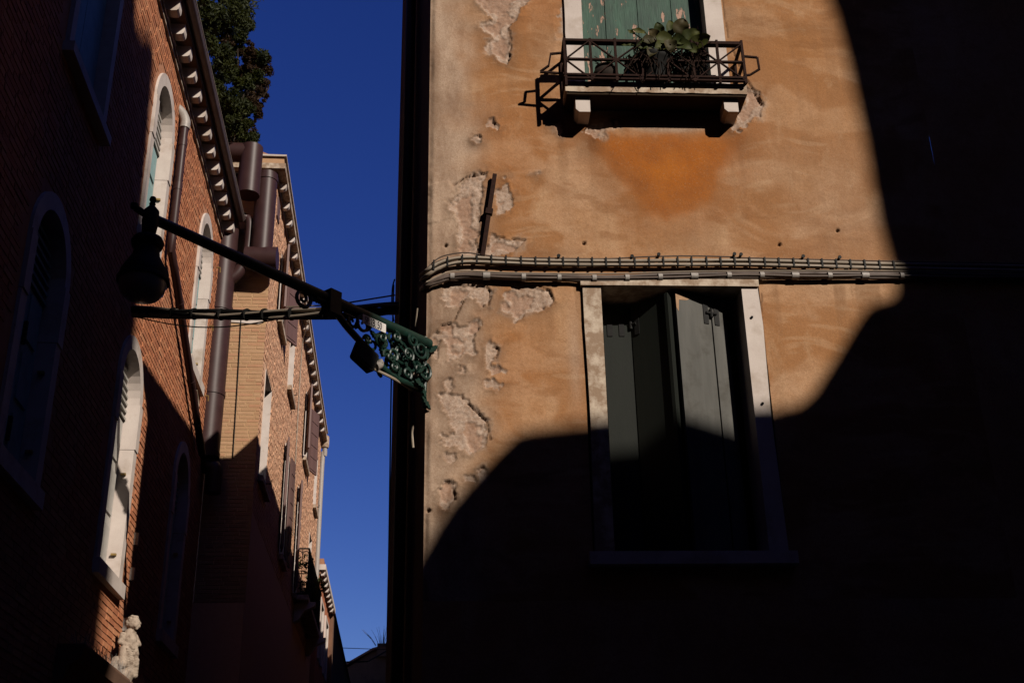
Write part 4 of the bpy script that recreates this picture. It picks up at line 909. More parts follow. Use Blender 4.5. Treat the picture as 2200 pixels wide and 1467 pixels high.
def bigleaf(cx, cy, ang, ln, wd, d, mat='big_leaf', cup=.45, face=.0):
    """broad cupped leaf centred on the given spot in front of the wall; ang = direction of the midrib in the rack's plane"""
    c = rp(cx, cy, d); t = _n(RU * math.cos(R_(ang)) + np.array([0, 0, 1.]) * math.sin(R_(ang)) + RN * random.uniform(-.1, .5)); sd = _n(np.cross(t, _n(RN + np.array([0, 0, face])))); nn = np.cross(sd, t); nn = nn if np.dot(nn, RN) > 0 else -nn
    N_ = 11; vs = []; fs = []; cols = (-1, -.55, 0, .55, 1); cu = random.uniform(-.25, .35)
    for i in range(N_):
        u = i / (N_ - 1); w_ = wd * max(.02, math.sin(math.pi * u ** .85) ** .6); p = c + t * (u - .5) * ln - nn * (cu * ln * (u - .3) ** 2 * 1.4)
        for k in cols: vs.append(p + sd * w_ * k + nn * (cup * w_ * k * k + math.sin(u * 11 + k * 2) * .006))
    for i in range(N_ - 1):
        for k in range(4): a = i * 5 + k; fs.append((a, a + 1, a + 6, a + 5))
    m = MB(); m.add(vs, fs); m.build('leaf', mat, bp, smooth=True, fixn=False)
    q_ = c - t * ln * .5; m = MB(); m.tube(catmull([q_, (q_ + RT(rw(1425, 120, .2)[0], .19, zb1 + .3)) / 2 + (0, 0, .03), RT(rw(1425, 120, .2)[0] + random.uniform(-.05, .05), .19, zb1 + .26)], 4), .005, 5); m.build('stalk', 'big_leaf', bp)
for a in [(1441, 60, 85, .20, .045, .20), (1463, 58, 70, .17, .075, .24, 'bronze_leaf', .5), (1484, 78, 30, .19, .07, .28), (1503, 92, 12, .22, .075, .32, 'big_leaf', .3), (1428, 86, -15, .17, .07, .33), (1404, 78, 140, .15, .06, .28, 'bronze_leaf'), (1456, 88, -30, .16, .065, .35),
          (1372, 68, 170, .13, .028, .24), (1356, 70, 150, .08, .02, .22), (1415, 64, 100, .14, .05, .18), (1392, 88, 200, .13, .05, .33, 'bronze_leaf'), (1470, 98, -20, .15, .06, .37), (1440, 98, -80, .13, .06, .37, 'bronze_leaf'), (1420, 100, 220, .14, .055, .36), (1486, 106, -40, .13, .05, .35), (1380, 100, 190, .12, .045, .33), (1345, 95, 175, .10, .03, .3), (1400, 112, 250, .12, .05, .36, 'bronze_leaf')]: bigleaf(*a)
m = MB()
for i in range(150):
    a = NR.uniform(-.30, .34); p = RT(rw(1425, 120, .2)[0] + a, .19 + NR.uniform(-.08, .14), zb1 + NR.uniform(.20, .34)); m.tube(catmull([p, p + (NR.uniform(-.06, .06), NR.uniform(-.06, .03), NR.uniform(.0, .08)), p + (NR.uniform(-.12, .12), NR.uniform(-.14, .0), NR.uniform(-.28, .08))], 3), .0045, 4)
for i in range(12): leafcloud(m, RT(rw(1350 + i * 13, 120, .2)[0], .2 + NR.uniform(-.04, .08), zb1 + NR.uniform(.16, .34)), .09, 46, .032)
m.build('dry_stems', simple('dead_leaf', (.014, .009, .007), (.035, .020, .015), 30, .9, spec=.05), bp, fixn=False, kind='stuff')
# ------------------------------------------------------------------ cables clipped to the ochre wall
def wallpath(pts, d, n=6): return catmull([rp(x, y, d) for x, y in pts], n)
cb = empty('cable_bundle', rp(1400, 566, .03)); tag(cb, 'upper run of two pale cables with dark ties on the ochre wall', 'cables')
XS = [940, 970, 1010, 1080, 1160, 1300, 1450, 1600, 1750, 1900, 2060, 2250]
Y1 = [567, 557, 553.5, 557, 560, 561, 560, 560, 563, 567, 570, 574]
Y2 = [578, 567, 563, 565, 568, 569.5, 569, 569, 572, 576, 579, 583]
wrap = lambda y: [onY(905, y + 30, 9.9), onY(912, y + 22, 9.35)]
for Y_, d in ((Y1, .03), (Y2, .034)):
    P = [rp(912, Y_[0] + 24, -.12), rp(917, Y_[0] + 14, .01)] + [rp(x, y, d) for x, y in zip(XS, Y_)]; P[0] = P[0] - RU * .03
    m = MB(); m.tube(catmull(P, 5), .0165, 8); m.build('cable', 'pale_cable', cb, smooth=True)
m = MB(); m.tube(wallpath([(914, 580), (940, 556), (965, 547), (1000, 543), (1040, 548), (1080, 553), (1160, 554.5), (1300, 556), (1380, 552), (1480, 550), (1572, 552), (1600, 554), (1900, 561), (2250, 567)], .03), .006, 6); m.build('thin_cable', 'brown_cable', cb, smooth=True)
x = 932
while x < 1935:
    ya, yb = np.interp(x, XS, Y1) - 6, np.interp(x, XS, Y2) + 5.5; m = MB(); m.box(rp(x - 2, yb, .02), RU * .014, RN * .034, (0, 0, (yb - ya) / 240)); m.build('tie', 'black_plastic', cb); x += 31 + random.uniform(-1.5, 1.5)
for px_, py_ in ((1575, 552), (1589, 553), (1199, 556), (1413, 553), (1722, 557), (1800, 559), (1356, 557)):
    m = MB(); m.lathe(rp(px_, py_, .0), [(.012, 0), (.012, .05), (.016, .05), (.016, .06)], 8, RN); m.build('wall_plug', 'black_plastic', cb)
cl = empty('cable_bundle', rp(1400, 595, .03)); tag(cl, 'lower run of taped brown cables on the ochre wall above the lintel', 'cables')
Yl = [598, 590, 587, 590, 592, 594, 590, 587, 588, 588, 590, 592]
for off, d, r in ((0, .03, .015), (8, .034, .017), (4.5, .052, .012)):
    P = [rp(912, Yl[0] + 22 + off * .4, -.12) - RU * .03, rp(917, Yl[0] + 12 + off * .6, .01)] + [rp(x, y + off + math.sin(x * .02 + off) * 1.0, d) for x, y in zip(XS, Yl)]
    m = MB(); m.tube(catmull(P, 5), r, 8); m.build('cable', 'brown_cable', cl, smooth=True)
m = MB(); m.tube(wallpath([(916, 606), (960, 586), (1000, 582), (1100, 586), (1300, 588), (1500, 583), (1700, 582), (1900, 582), (2250, 586)], .04), .006, 6); m.build('thin_cable', 'pale_cable', cl, smooth=True)
x = 972
while x < 1960:
    y_ = np.interp(x, XS, Yl); m = MB(); k = random.choice((8, 9, 15)); m.tube([rp(x - k / 2, y_ + 5, .036), rp(x + k / 2, y_ + 5, .036)], .034, 10); m.build('tape', 'grey_tape', cl, smooth=True); x += 75 + random.uniform(-5, 5)
# iron bar
ir = empty('iron_bar', rp(1037, 548, .03)); tag(ir, 'short slanted rusty iron bar pinned to the ochre wall above the cables', 'iron bar')
m = MB(); m.bar(rp(1063, 375, .04), rp(1037, 550, .03), .036, .03, RN); m.build('bar', 'rust_iron', ir)
m = MB(); m.bar(rp(1052, 450, .04), rp(1050, 461, .04), .06, .045, RN); m.build('collar', 'rust_iron', ir)
# ------------------------------------------------------------------ lamp bracket at the corner
BD = np.array([-.695, -.719, 0]); BD = _n(BD); BN = np.array([BD[1], -BD[0], 0]); BN = BN if BN[1] < 0 else -BN     # along the arm / towards the viewer
ZB = float(onY(915, 738, 9.0)[2])
def BT(l, z, d=0.0): return CORN + BD * l + BN * d + np.array([0, 0, z])
def bpx(px, py, d=0.0):
    p = hit(px, py, BN, CORN + BN * d); return float(np.dot(p - CORN, BD)), float(p[2])
def bp3(px, py, d=0.0): l, z = bpx(px, py, d); return BT(l, z, d)
br = empty('lamp_bracket', BT(0, ZB - .5)); tag(br, 'ornate green cast iron lamp bracket reaching out from the ochre corner', 'lamp bracket')
LE_ = bpx(330, 466)[0]
m = MB(); m.tube([BT(-.03, ZB), BT(.9, ZB), BT(LE_, ZB + .0)], [.048, .044, .036], 14); m.build('arm', 'green_lamp_paint', br, smooth=True)
low = [(908, 838), (880, 826), (850, 812), (822, 790), (800, 765), (775, 735), (748, 705), (722, 672), (700, 652), (676, 640)]
m = MB(); m.tube(catmull([bp3(*p) for p in low], 5), .028, 10); m.build('strut', 'green_lamp_paint', br, smooth=True)
def scroll(c, r, turns, start, ccw=1, rr=.012, tail=None, d=0.0):
    l0, z0 = c; pts = []; N_ = int(14 * turns)
    for i in range(N_ + 1):
        u = i / N_; R = r * (1 - .82 * u); a = start + ccw * u * turns * 2 * math.pi; pts.append(BT(l0 + R * math.cos(a), z0 + R * math.sin(a), d))
    if tail is not None: pts = [BT(*tail, d)] + pts
    m = MB(); m.tube(pts, [rr * (1 - .4 * i / len(pts)) for i in range(len(pts))], 7); m.build('scroll', 'green_lamp_paint', br, smooth=True)
big = bpx(650, 640); scroll(big, .085, 1.6, 2.2, 1, .017)
m = MB(); m.tube(catmull([bp3(650, 622), bp3(690, 640), bp3(715, 655), bp3(735, 668)], 5), .016, 8); m.build('scroll', 'green_lamp_paint', br, smooth=True)
cl_ = bpx(712, 655); m = MB(); m.bar(BT(cl_[0], ZB - .12), BT(cl_[0], ZB + .07), .11, .10, BN); m.build('clasp', 'green_lamp_paint', br)
for (x, y), r, tn, st, cc in [((775, 700), .075, 1.2, 1.2, -1), ((758, 690), .05, 1.0, 3, 1), ((795, 728), .04, 1.3, 0, 1), ((822, 735), .07, 1.4, 2, -1), ((845, 725), .06, 1.3, 4, 1), ((860, 760), .105, 1.8, 1, 1), ((880, 785), .09, 1.5, 3, -1),
        ((850, 790), .06, 1.4, 5, 1), ((895, 755), .085, 1.4, 0, -1), ((905, 800), .08, 1.5, 2, 1), ((880, 735), .06, 1.3, 1, -1), ((835, 765), .055, 1.2, 4, -1), ((900, 828), .06, 1.4, 0, 1), ((905, 780), .06, 1.2, 3, 1), ((812, 728), .04, 1.1, 2, 1), ((868, 805), .05, 1.3, 4, -1), ((870, 770), .06, 1.5, 5, -1), ((890, 770), .05, 1.5, 2, 1)]:
    scroll(bpx(x, y), r, tn, st, cc, .015, d=random.uniform(-.03, .05))
def acanthus(c, L_, ang, d=0.0):
    l0, z0 = c; m = MB(); t = np.array([math.cos(ang), math.sin(ang)]); s_ = np.array([-t[1], t[0]]); outl = []
    prof = [(0, .02), (.12, .10), (.2, .06), (.32, .17), (.42, .10), (.55, .19), (.65, .10), (.78, .13), (.88, .05), (1, .0)]
    for u, v in prof: outl.append(np.array([l0, z0]) + t * u * L_ + s_ * v * L_)
    for u, v in prof[::-1][1:]: outl.append(np.array([l0, z0]) + t * u * L_ - s_ * v * L_)
    m.prism([tuple(p) for p in outl], lambda a, b, dd: BT(a, b, dd), d - .010, d + .012); m.build('iron_leaf', 'green_lamp_paint', br)
for i in range(18):
    x = random.uniform(800, 908); y0_ = np.interp(x, [745, 800, 850, 908], [700, 765, 812, 838]); y1_ = np.interp(x, [745, 908], [662, 742]); y = random.uniform(y1_ + 12, y0_ - 4)
    if x < 845: y = max(y, 728)
    scroll(bpx(x, y), random.uniform(.03, .065), random.uniform(1, 1.6), random.uniform(0, 6), random.choice((-1, 1)), .014, d=random.uniform(-.06, .06))
for i in range(16):
    x = random.uniform(805, 908); y0_ = np.interp(x, [745, 800, 850, 908], [700, 765, 812, 838]); y1_ = np.interp(x, [745, 908], [662, 742]); y = random.uniform(y1_ + 10, y0_ - 4)
    if x < 845: y = max(y, 735)
    acanthus(bpx(x, y), random.uniform(.06, .12), random.uniform(0, 6.28), random.uniform(-.06, .05))
for (x, y), L_, a in [((752, 715), .1, 3.2), ((690, 652), .12, .2), ((790, 712), .09, 2), ((752, 702), .09, 1.2), ((770, 690), .08, 5)]: acanthus(bpx(x, y), L_, a)
m = MB(); m.tube(catmull([BT(.015, ZB + .05), BT(.02, ZB - .12), BT(.012, ZB - .3), BT(.02, ZB - .45), BT(.0, ZB - .56)], 5), .022, 8); m.build('wall_plate', 'green_lamp_paint', br)
for i in range(12):
    acanthus(bpx(908 + random.uniform(-10, 8), 760 + i * 8.5), random.uniform(.08, .14), random.uniform(0, 6.28), random.uniform(-.05, .06))
for i in range(3):
    m = MB(); m.tube(catmull([bp3(880 + 6 * i, 812, -.05), bp3(888 + 5 * i, 800, -.02), bp3(893 + 4 * i, 780, -.05), bp3(889 + 5 * i, 740, -.1)], 5), .012, 6); tag(m.build('bracket_wire', 'pale_cable', smooth=True), ['pale wire threaded up through the lamp bracket, nearest the street', 'pale wire threaded up through the lamp bracket, middle of three', 'pale wire threaded up through the lamp bracket, nearest the wall'][i], 'wire', 'wires through the lamp bracket')
# number plate
zt_, zb_ = ZB - .055, ZB - .145
la, lb = bpx(829, 705, .05)[0], bpx(779, 690, .05)[0]; zc = (bpx(829, 697, .05)[1] + bpx(781, 676, .05)[1]) / 2
zt_ = bpx(805, 686, .05)[1]; zb_ = bpx(803, 704, .05)[1]
sg = empty('number_plate', BT((la + lb) / 2, zb_, .05)); tag(sg, 'small white number plate reading SP. B. 50 on the lamp bracket', 'sign')
m = MB(); m.box(BT(la, zb_, .045), BD * (lb - la), BN * .006, (0, 0, zt_ - zb_)); m.build('plate', 'white_enamel', sg)
def textmesh(txt, origin, xdir, ndir, size, name, parent, wide=1.0):
    cu = bpy.data.curves.new('t', 'FONT'); cu.body = txt; cu.size = size; cu.extrude = .0008; cu.align_x = 'LEFT'
    ob = bpy.data.objects.new('t', cu); COL.objects.link(ob); bpy.context.view_layer.update()
    me = bpy.data.meshes.new_from_object(ob.evaluated_get(bpy.context.evaluated_depsgraph_get())); bpy.data.objects.remove(ob)
    V = np.array([v.co[:] for v in me.vertices]); P = np.array(origin)[None] + V[:, :1] * wide * np.array(xdir)[None] + V[:, 1:2] * np.array([[0, 0, 1.]]) + V[:, 2:3] * np.array(ndir)[None]
    m = MB(); m.add(P, [tuple(p.vertices) for p in me.polygons]); return m.build(name, 'black_enamel', parent)
H_ = zt_ - zb_; XD = -BD
lw = lb - la
textmesh('SP.', BT(lb - .02, zb_ + H_ * .10, .0525), XD, BN, H_ * 1.15, 'lettering', sg, .56)
m = MB(); m.box(BT(la + lw * .615, zb_ + .004, .0515), BD * .007, BN * .001, (0, 0, H_ - .008)); m.build('divider', 'black_enamel', sg)
textmesh('B. 50', BT(la + lw * .59, zb_ + H_ * .10, .0525), XD, BN, H_ * 1.2, 'lettering', sg, .56)
# floodlight under the strut
fl = empty('floodlight', bp3(785, 765, .02)); tag(fl, 'flat dark floodlight clamped under the lamp bracket', 'floodlight')
c = bp3(783, 766, .05); ex = _n(bp3(800, 792, .05) - bp3(757, 752, .05)); ez = _n(bp3(790, 740, .05) - bp3(757, 752, .05)); ez = _n(ez - ex * np.dot(ez, ex)); ey = np.cross(ex, ez)
if np.dot(ey, BN) < 0: ey = -ey
m = MB()
def rr_prism(cx, wx, wz, r, d0, d1):
    poly = []
    for qx, qz, a0 in ((1, 1, 0), (-1, 1, 90), (-1, -1, 180), (1, -1, 270)):
        for a in (0, 30, 60, 90): t_ = R_(a0 + a); poly.append((qx * (wx - r) + r * math.cos(t_), qz * (wz - r) + r * math.sin(t_)))
    m.prism(poly, lambda a, b, d: cx + ex * a + ez * b + ey * d, d0, d1)
rr_prism(c, .105, .085, .02, -.03, .03); m.build('body', 'black_iron', fl)
m = MB(); rr_prism(c, .085, .065, .015, .0305, .036); m.build('lens', 'dark_glass', fl)
m = MB(); m.tube(catmull([bp3(812, 775, .03), bp3(815, 783, .03), bp3(806, 788, .03)], 4), .035, 10); m.build('clamp', 'grey_tape', fl, smooth=True)
m = MB(); m.tube(catmull([bp3(802, 792, .02), bp3(818, 800, .03), bp3(835, 808, .03), bp3(860, 822, .0), bp3(885, 838, -.03)], 5), .012, 7); m.build('cord', 'pale_cable', fl, smooth=True)
# ------------------------------------------------------------------ street lamp hanging from the arm
lm = empty('street_lamp', BT(LE_, ZB - .75)); tag(lm, 'dark bell shaped street lamp hanging from the end of the arm', 'street lamp')
c = BT(LE_ + .02, 0, 0)
def lz(py): return bpx(322, py)[1]
z = lambda py: lz(py)
tp = ZB
m = MB(); m.lathe(c + (0, 0, tp), [(.0, -.12), (.045, -.11), (.055, -.03), (.05, .05), (.03, .075), (.018, .09), (.022, .105), (.012, .12)], 18); m.build('hub', 'black_iron', lm, smooth=True)
m = MB(); m.lathe(c + (0, 0, tp + .115), [(.0, 0), (.016, .004), (.024, .02), (.018, .04), (.0, .046)], 12); m.build('finial', 'black_iron', lm, smooth=True)
m = MB(); m.bar(BT(LE_ + .02, tp + .0), BT(LE_ + .14, tp + .02), .03, .035); m.lathe(BT(LE_ + .15, tp + .005), [(.0, 0), (.025, .01), (.025, .04), (0, .05)], 10); m.build('tail', 'black_iron', lm)
LS = lambda P: [(r * .74 + .006, zz * .87) for r, zz in P]
m = MB(); m.lathe(c + (0, 0, tp), LS([(.05, -.10), (.035, -.14), (.06, -.155), (.115, -.18), (.135, -.215), (.12, -.255), (.10, -.27), (.11, -.33), (.155, -.40), (.19, -.46), (.205, -.51), (.20, -.525)]), 28); m.build('hood', 'black_iron', lm, smooth=True)
m = MB(); m.lathe(c + (0, 0, tp), LS([(.19, -.52), (.195, -.56), (.18, -.62), (.14, -.665), (.07, -.69), (.0, -.695)]), 28); m.build('globe', 'opal_glass', lm, smooth=True)
m = MB(); m.lathe(c + (0, 0, tp), LS([(.205, -.51), (.215, -.52), (.215, -.545), (.205, -.55), (.198, -.53)]), 28); m.build('rim', 'black_iron', lm, smooth=True)
# ------------------------------------------------------------------ cables across the alley
SN = _n(np.cross(SE - CORN, [0, 0, 1.])); SN = SN if SN[0] < 0 else -SN
def onSide(px, py, d=.02): return hit(px, py, SN, CORN + SN * d)
ac = empty('aerial_cables', (-1.6, 12.6, 7.6)); tag(ac, 'thick bundle of cables slung across the alley behind the lamp', 'cables')
A = onSide(857, 664); Bq = onX(286, 668, XL + .05); Bq2 = onX(150, 640, XL + .05)
for i in range(9):
    a = 2 * math.pi * i / 9; pts = []
    for u in np.linspace(0, 1, 26):
        sp_ = .055 * (1 - .35 * math.exp(-((u - .55) / .4) ** 2)) ; ph = a + 1.4 * math.sin(u * 5 + i); sag = -.10 * 4 * u * (1 - u) * .5
        pts.append(A * (1 - u) + Bq * u + np.array([.0, sp_ * .8 * math.cos(ph), sp_ * math.sin(ph) + sag]))
    m = MB(); m.tube(pts, .017 if i % 3 else .022, 7); m.build('cable', ['black_plastic', 'brown_cable', 'black_plastic'][i % 3] if i not in (0, 2, 4, 5, 7) else 'pale_cable', ac, smooth=True)
for k in range(9):
    u = .16 + k * .095 + random.uniform(-.02, .02); p = A * (1 - u) + Bq * u + np.array([0, 0, -.2 * u * (1 - u)]); t = _n(Bq - A); m = MB(); m.tube([p - t * .012, p + t * .012], .062, 10); m.build('tie', 'black_plastic', ac)
m = MB(); mid = [A * (1 - u) + Bq * u + np.array([0, 0, -.06 - .13 * math.sin(max(0, (u - .35)) / .65 * math.pi * 1.0)]) for u in np.linspace(.3, 1, 16)]; m.tube(mid, .007, 5); m.build('slack_wire', 'black_plastic', ac)
m = MB(); a0 = onSide(848, 634); m.tube([a0, (a0 + A * .6 + Bq * .4) / 2 + (0, 0, -.02), A * .62 + Bq * .38 + (0, 0, .03)], .008, 5); m.build('stay_wire', 'pale_cable', ac)
# things on the dark flank of the corner house
SD = _n(SE - CORN)
pe = SE + np.array([0, 0, 0]); 
m = MB(); p = onSide(868, 700, .06); pz = p.copy(); m.tube([np.array([p[0], p[1], 9.9]), np.array([p[0], p[1], .3])], .05, 10); tag(m.build('flank_pipe', 'brown_metal', smooth=True), 'dark downpipe on the shaded flank of the ochre house', 'downpipe')
m = MB(); m.tube([onSide(897, 662, .05), onSide(894, 690, .05), onSide(893, 702, .05)], .007, 6); tag(m.build('flank_wire', 'pale_cable', smooth=True), 'short pale wire on the shaded flank above the lamp bracket', 'wire')
m = MB(); m.tube(catmull([onSide(888, 858, .06), onSide(889, 900, .06), onSide(886, 930, .06), onSide(888, 962, .06)], 4), .009, 6); tag(m.build('flank_wire', 'pale_cable', smooth=True), 'pale wire hanging on the shaded flank below the lamp bracket', 'wire')
yw = 10.3
def wire(pts, r, label): 
    m = MB(); m.tube(catmull(pts, 4), r, 5); tag(m.build('hanging_wire', 'black_plastic', smooth=True), label, 'wire')
wire([onY(846, 612, yw), onY(841, 800, yw), onY(838, 1000, yw), onY(835, 1200, yw), onY(831, 1400, yw)], .007, 'long thin wire hanging beside the shaded flank against the sky')
wire([onY(848, 600, 10.15), onY(843, 620, 10.15), onY(842, 660, 10.15), onY(846, 690, 10.15)], .007, 'short looped wire at the edge of the shaded flank')
wire([onY(849, 1002, 10.15), onY(846, 1012, 10.15), onY(847, 1025, 10.15), onY(850, 1034, 10.15)], .008, 'tiny wire loop half way down the shaded flank')
wire([onY(850, 1142, 10.15), onY(841, 1152, 10.15), onY(841, 1168, 10.15), onY(848, 1182, 10.15)], .014, 'bent cable loop low on the edge of the shaded flank')
for py_, lab in ((1145, 'upper round cable clamp on the shaded flank edge'), (1193, 'lower round cable clamp on the shaded flank edge')):
    m = MB(); m.lathe(onY(845, py_, 10.15), [(.0, -.03), (.03, -.025), (.035, 0), (.03, .025), (0, .03)], 10, (1, 0, 0)); tag(m.build('cable_clamp', 'black_plastic', smooth=True), lab, 'clamp')
m = MB(); m.tube([onY(735, 1425, 50) * .5 + onY(735, 1418, 50) * .5, onY(790, 1420, 52), onY(835, 1395, 55)], .03, 5); tag(m.build('far_wire', 'black_plastic'), 'lower dark wire across the far end of the alley', 'wire')
m = MB(); m.tube([onY(735, 1391, 50), onY(790, 1393, 52), onY(835, 1394, 55)], .014, 5); tag(m.build('far_wire', 'black_plastic'), 'upper fine wire across the far end of the alley', 'wire')

# ------------------------------------------------------------------ shrubs on the roof terrace
def shrub(label, mat, clumps, x, size, n):
    pts = [onX(px_, py_, x + dx) for px_, py_, r, dx in clumps]; base = np.mean(pts, axis=0); base[2] = 11.5
    t = empty('roof_shrub', base); tag(t, label, 'shrub', 'shrubs on the roof terrace')
    m = MB()
    for p, (_, _, r, _) in zip(pts, clumps):
        for _ in range(5):
            q_ = p + NR.normal(size=3) * r * .55; leafcloud(m, q_, r * NR.uniform(.2, .5), int(n * r), size)
    m.build('crown', mat, t, fixn=False)
    for p in pts[::3]:
        m = MB(); m.tube(catmull([p + (-.12, -.05, -.75), p + NR.normal(size=3) * .08 + (-.06, 0, -.4), p], 4), [.018, .016, .015, .014, .012, .011, .010, .008, .006], 5); m.build('trunk', 'bark', t)
G_ = [(436, 10, .3, -.1), (446, 50, .3, -.1), (458, 95, .32, -.1), (470, 140, .32, -.1), (482, 185, .32, -.1), (492, 230, .32, 0), (503, 275, .3, 0), (513, 315, .28, 0), (468, 25, .35, -.3), (486, 65, .35, -.2), (498, 110, .35, -.1), (506, 160, .34, 0), (512, 210, .32, 0), (515, 255, .3, 0), (495, 20, .35, -.2), (512, 8, .25, -.1), (450, -20, .5, -.3), (480, -30, .5, -.3), (522, 290, .2, 0), (497, 285, .24, 0), (506, 322, .2, 0), (484, 250, .24, -.05), (474, 205, .24, -.1), (462, 165, .24, -.1), (520, 322, .14, 0), (508, 300, .2, 0), (498, 262, .25, 0), (488, 222, .25, -.1), (478, 45, .35, -.3), (466, 75, .3, -.2), (512, 70, .22, 0), (505, 45, .3, 0)]
shrub('green leafy shrub overhanging the gutter of the red brick house', 'green_leaf', G_, XL + .05, .042, 640)
Rd = [(x - 9, y, r, d) for x, y, r, d in [(520, 105, .24, 0), (533, 122, .24, 0), (548, 125, .16, 0), (545, 150, .26, 0), (556, 165, .2, 0), (560, 190, .22, 0), (545, 190, .28, 0), (553, 215, .24, 0), (538, 225, .28, 0), (530, 180, .28, 0), (545, 245, .2, 0), (530, 260, .24, 0), (525, 145, .26, 0), (566, 205, .14, 0), (566, 145, .12, 0), (524, 285, .18, 0), (540, 275, .14, 0), (552, 112, .08, 0), (572, 138, .06, 0), (577, 185, .06, 0), (573, 222, .07, 0), (562, 240, .07, 0), (556, 105, .06, 0), (545, 95, .08, 0), (568, 160, .07, 0), (550, 262, .06, 0), (538, 300, .07, 0)]]
shrub('reddish brown shrub on the roof terrace against the sky', 'red_leaf', Rd, XL + .1, .036, 640)
t = empty('roof_shrub', onX(500, 20, XL)); tag(t, 'long pointed leaf spray sticking out at the top of the terrace', 'shrub', 'shrubs on the roof terrace')
m = MB()
for (ax, ay), (bx_, by_) in [((500, 18), (560, 3)), ((505, 16), (552, 14)), ((500, 15), (545, -6)), ((505, 18), (535, 22)), ((510, 14), (558, 20)), ((512, 10), (570, -10)), ((490, 60), (518, 62)), ((500, 62), (515, 78)), ((498, 60), (508, 82))]:
    a, b = onX(ax, ay, XL + .1), onX(bx_, by_, XL + .12); d = b - a
    for u in np.linspace(.2, 1, 9):
        p = a + d * u; q_ = p + _n(d) * .16 + NR.normal(size=3) * .06; s_ = _n(np.cross(q_ - p, NR.normal(size=3))) * .018; m.add([p, (p + q_) / 2 + s_, q_, (p + q_) / 2 - s_], [(0, 1, 2), (0, 2, 3)])
    m.tube([a, b], .006, 4)
m.build('spray', 'green_leaf', t, fixn=False)

# ------------------------------------------------------------------ ledge, bird spikes and putto
lz0 = 3.67
lg = empty('stone_ledge', LT(13.6, .1, lz0 - .3)); tag(lg, 'dark moulded stone ledge on the brick wall below the statue', 'ledge')
m = MB(); m.prism([(-.02, lz0 - .32), (.10, lz0 - .30), (.12, lz0 - .2), (.22, lz0 - .12), (.25, lz0 - .02), (.25, lz0), (-.02, lz0)], lambda a, b, d: LT(d, a, b), 11.0, 16.0); m.build('moulding', 'dark_plaster', lg)
m = MB()
for i in range(230):
    y = 11.0 + i * .0122; d0 = random.choice((.10, .17, .23)); p = LT(y, d0, lz0); m.tube([p, p + (random.uniform(-.03, .05), random.uniform(-.02, .02), .115)], [.0022, .0012], 3, False)
m.build('bird_spikes', 'grey_tape', lg, kind='stuff')
st = LT(float(lpx(266, 1440, .17)[1]), .17, lz0 + .004)
fx = _n(np.array([.75, -.66, 0])); sx = np.array([fx[1], -fx[0], 0]); sx = -sx if sx[0] < 0 else sx     # facing / its side towards picture right
def S(f, s, z): return st + fx * f + sx * s + np.array([0, 0, z])
putto = []
def cap(a, b, r0, r1, k=5): 
    for i in range(k + 1):
        u = i / k; putto.append((np.array(a) * (1 - u) + np.array(b) * u, r0 * (1 - u) + r1 * u))
# plinth mass, legs, drapery, torso, arms, neck, head, curls
cap(S(0, 0, .03), S(.02, 0, .05), .10, .09); cap(S(.02, .05, .06), S(.0, .05, .20), .052, .06); cap(S(.0, .05, .20), S(.0, .03, .31), .062, .075)
cap(S(.05, -.06, .15), S(.02, -.02, .29), .055, .07); cap(S(.05, -.06, .15), S(-.05, -.09, .08), .045, .034); cap(S(-.02, -.12, .06), S(-.01, -.10, .18), .045, .05)
cap(S(.0, .02, .30), S(.01, .02, .40), .078, .074); cap(S(.01, .02, .40), S(-.005, .03, .46), .078, .068); cap(S(-.005, .03, .46), S(-.005, .03, .49), .06, .04)
cap(S(-.01, -.055, .45), S(.0, -.085, .37), .032, .029); cap(S(.0, -.085, .37), S(.075, -.01, .325), .027, .021); cap(S(.075, -.01, .325), S(.085, .02, .31), .022, .02)
cap(S(-.01, .10, .45), S(.03, .125, .37), .032, .028); cap(S(.03, .125, .37), S(.075, .07, .35), .026, .022)
cap(S(.06, .05, .36), S(.07, .07, .26), .03, .035); cap(S(.07, .06, .28), S(.06, .09, .16), .03, .035); cap(S(.06, .09, .2), S(.03, .11, .06), .035, .04); cap(S(.03, -.04, .27), S(.07, .05, .26), .03, .028)
cap(S(.0, .045, .52), S(.0, .045, .60), .045, .04, 3)
hc = S(.005, .05, .575); putto.append((hc, .072)); putto.append((hc + fx * .03 - (0, 0, .02), .052)); putto.append((hc + fx * .074 - (0, 0, .012), .012)); putto.append((hc + fx * .06 + sx * .02 - (0, 0, .03), .022)); putto.append((hc + fx * .06 - sx * .02 - (0, 0, .03), .022)); putto.append((hc + fx * .06 - (0, 0, .055), .018))
for i in range(46):
    a = NR.uniform(0, 6.28); e_ = NR.uniform(-.35, 1.4); v = fx * math.cos(a) * math.cos(e_) + sx * math.sin(a) * math.cos(e_) + np.array([0, 0, math.sin(e_)])
    if np.dot(v, fx) > .35 and e_ < .95: continue
    putto.append((hc + v * .066 + (0, 0, .006), NR.uniform(.014, .024)))
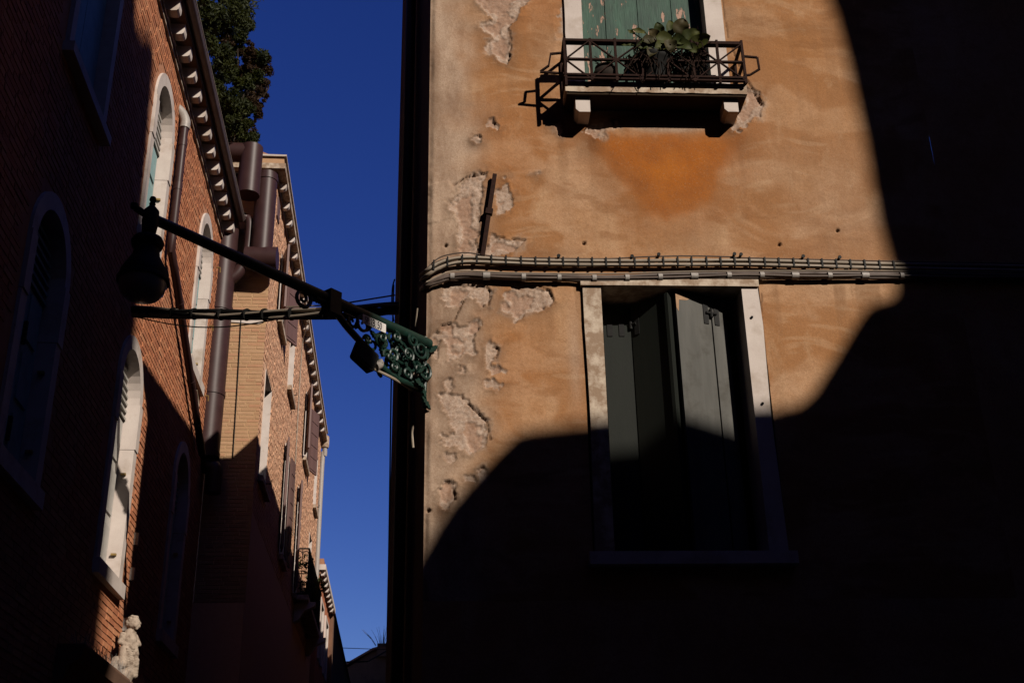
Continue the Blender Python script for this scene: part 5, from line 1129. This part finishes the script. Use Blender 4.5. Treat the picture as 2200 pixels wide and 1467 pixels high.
for k in range(9):          # drapery folds falling from the hip
    a0 = S(.085 - k * .004, -.05 + k * .018, .30 - k * .004); a1 = S(.07 - k * .006, .0 + k * .016, .05 + .01 * (k % 2)); cap(a0, (a0 + a1) / 2 + fx * .012, .011, .014, 5); cap((a0 + a1) / 2 + fx * .012, a1, .014, .012, 6)
for k, ln in enumerate((.030, .036, .034, .028)):      # fingers on the belly
    q0 = S(.088, .012, .318 - k * .011); cap(q0, q0 + sx * ln + fx * .002, .0062, .005, 4)
cap(hc + fx * .062 + sx * .026 + (0, 0, .012), hc + fx * .064 + sx * .014 + (0, 0, .014), .008, .008, 2); cap(hc + fx * .062 - sx * .026 + (0, 0, .012), hc + fx * .064 - sx * .014 + (0, 0, .014), .008, .008, 2)
mb_ = bpy.data.meshes.new('putto_raw'); import bmesh
bm = bmesh.new()
for c, r in putto:
    bmesh.ops.create_icosphere(bm, subdivisions=2, radius=r, matrix=Matrix.Translation(Vector(c - st)))
bm.to_mesh(mb_); bm.free()
tmp = bpy.data.objects.new('tmp', mb_); COL.objects.link(tmp)
rm = tmp.modifiers.new('r', 'REMESH'); rm.mode = 'VOXEL'; rm.voxel_size = .0048
sm = tmp.modifiers.new('s', 'SMOOTH'); sm.iterations = 1; sm.factor = .4
bpy.context.view_layer.update()
me = bpy.data.meshes.new_from_object(tmp.evaluated_get(bpy.context.evaluated_depsgraph_get())); bpy.data.objects.remove(tmp)
me.polygons.foreach_set('use_smooth', [True] * len(me.polygons)); me.materials.clear(); me.materials.append(M('statue_stone')); me.name = 'statue'
pu = bpy.data.objects.new('statue', me); COL.objects.link(pu); pu.location = st
tag(pu, 'weathered stone cherub with curly hair and drapery on the ledge', 'statue')
for px_, py_ in ((288, 1160), (279, 1235), (264, 1343)):
    q_ = lpx(px_, py_, .0); m = MB(); m.box(q_ + (0, -.03, -.06), (.05, 0, 0), (0, .05, 0), (0, 0, .14)); tag(m.build('wall_clip', 'grey_tape'), {1160: 'pale metal wall clip high beside the lit jamb', 1235: 'pale metal wall clip beside the window sill', 1343: 'small pale wall clip behind the cherub head'}[py_], 'clip')
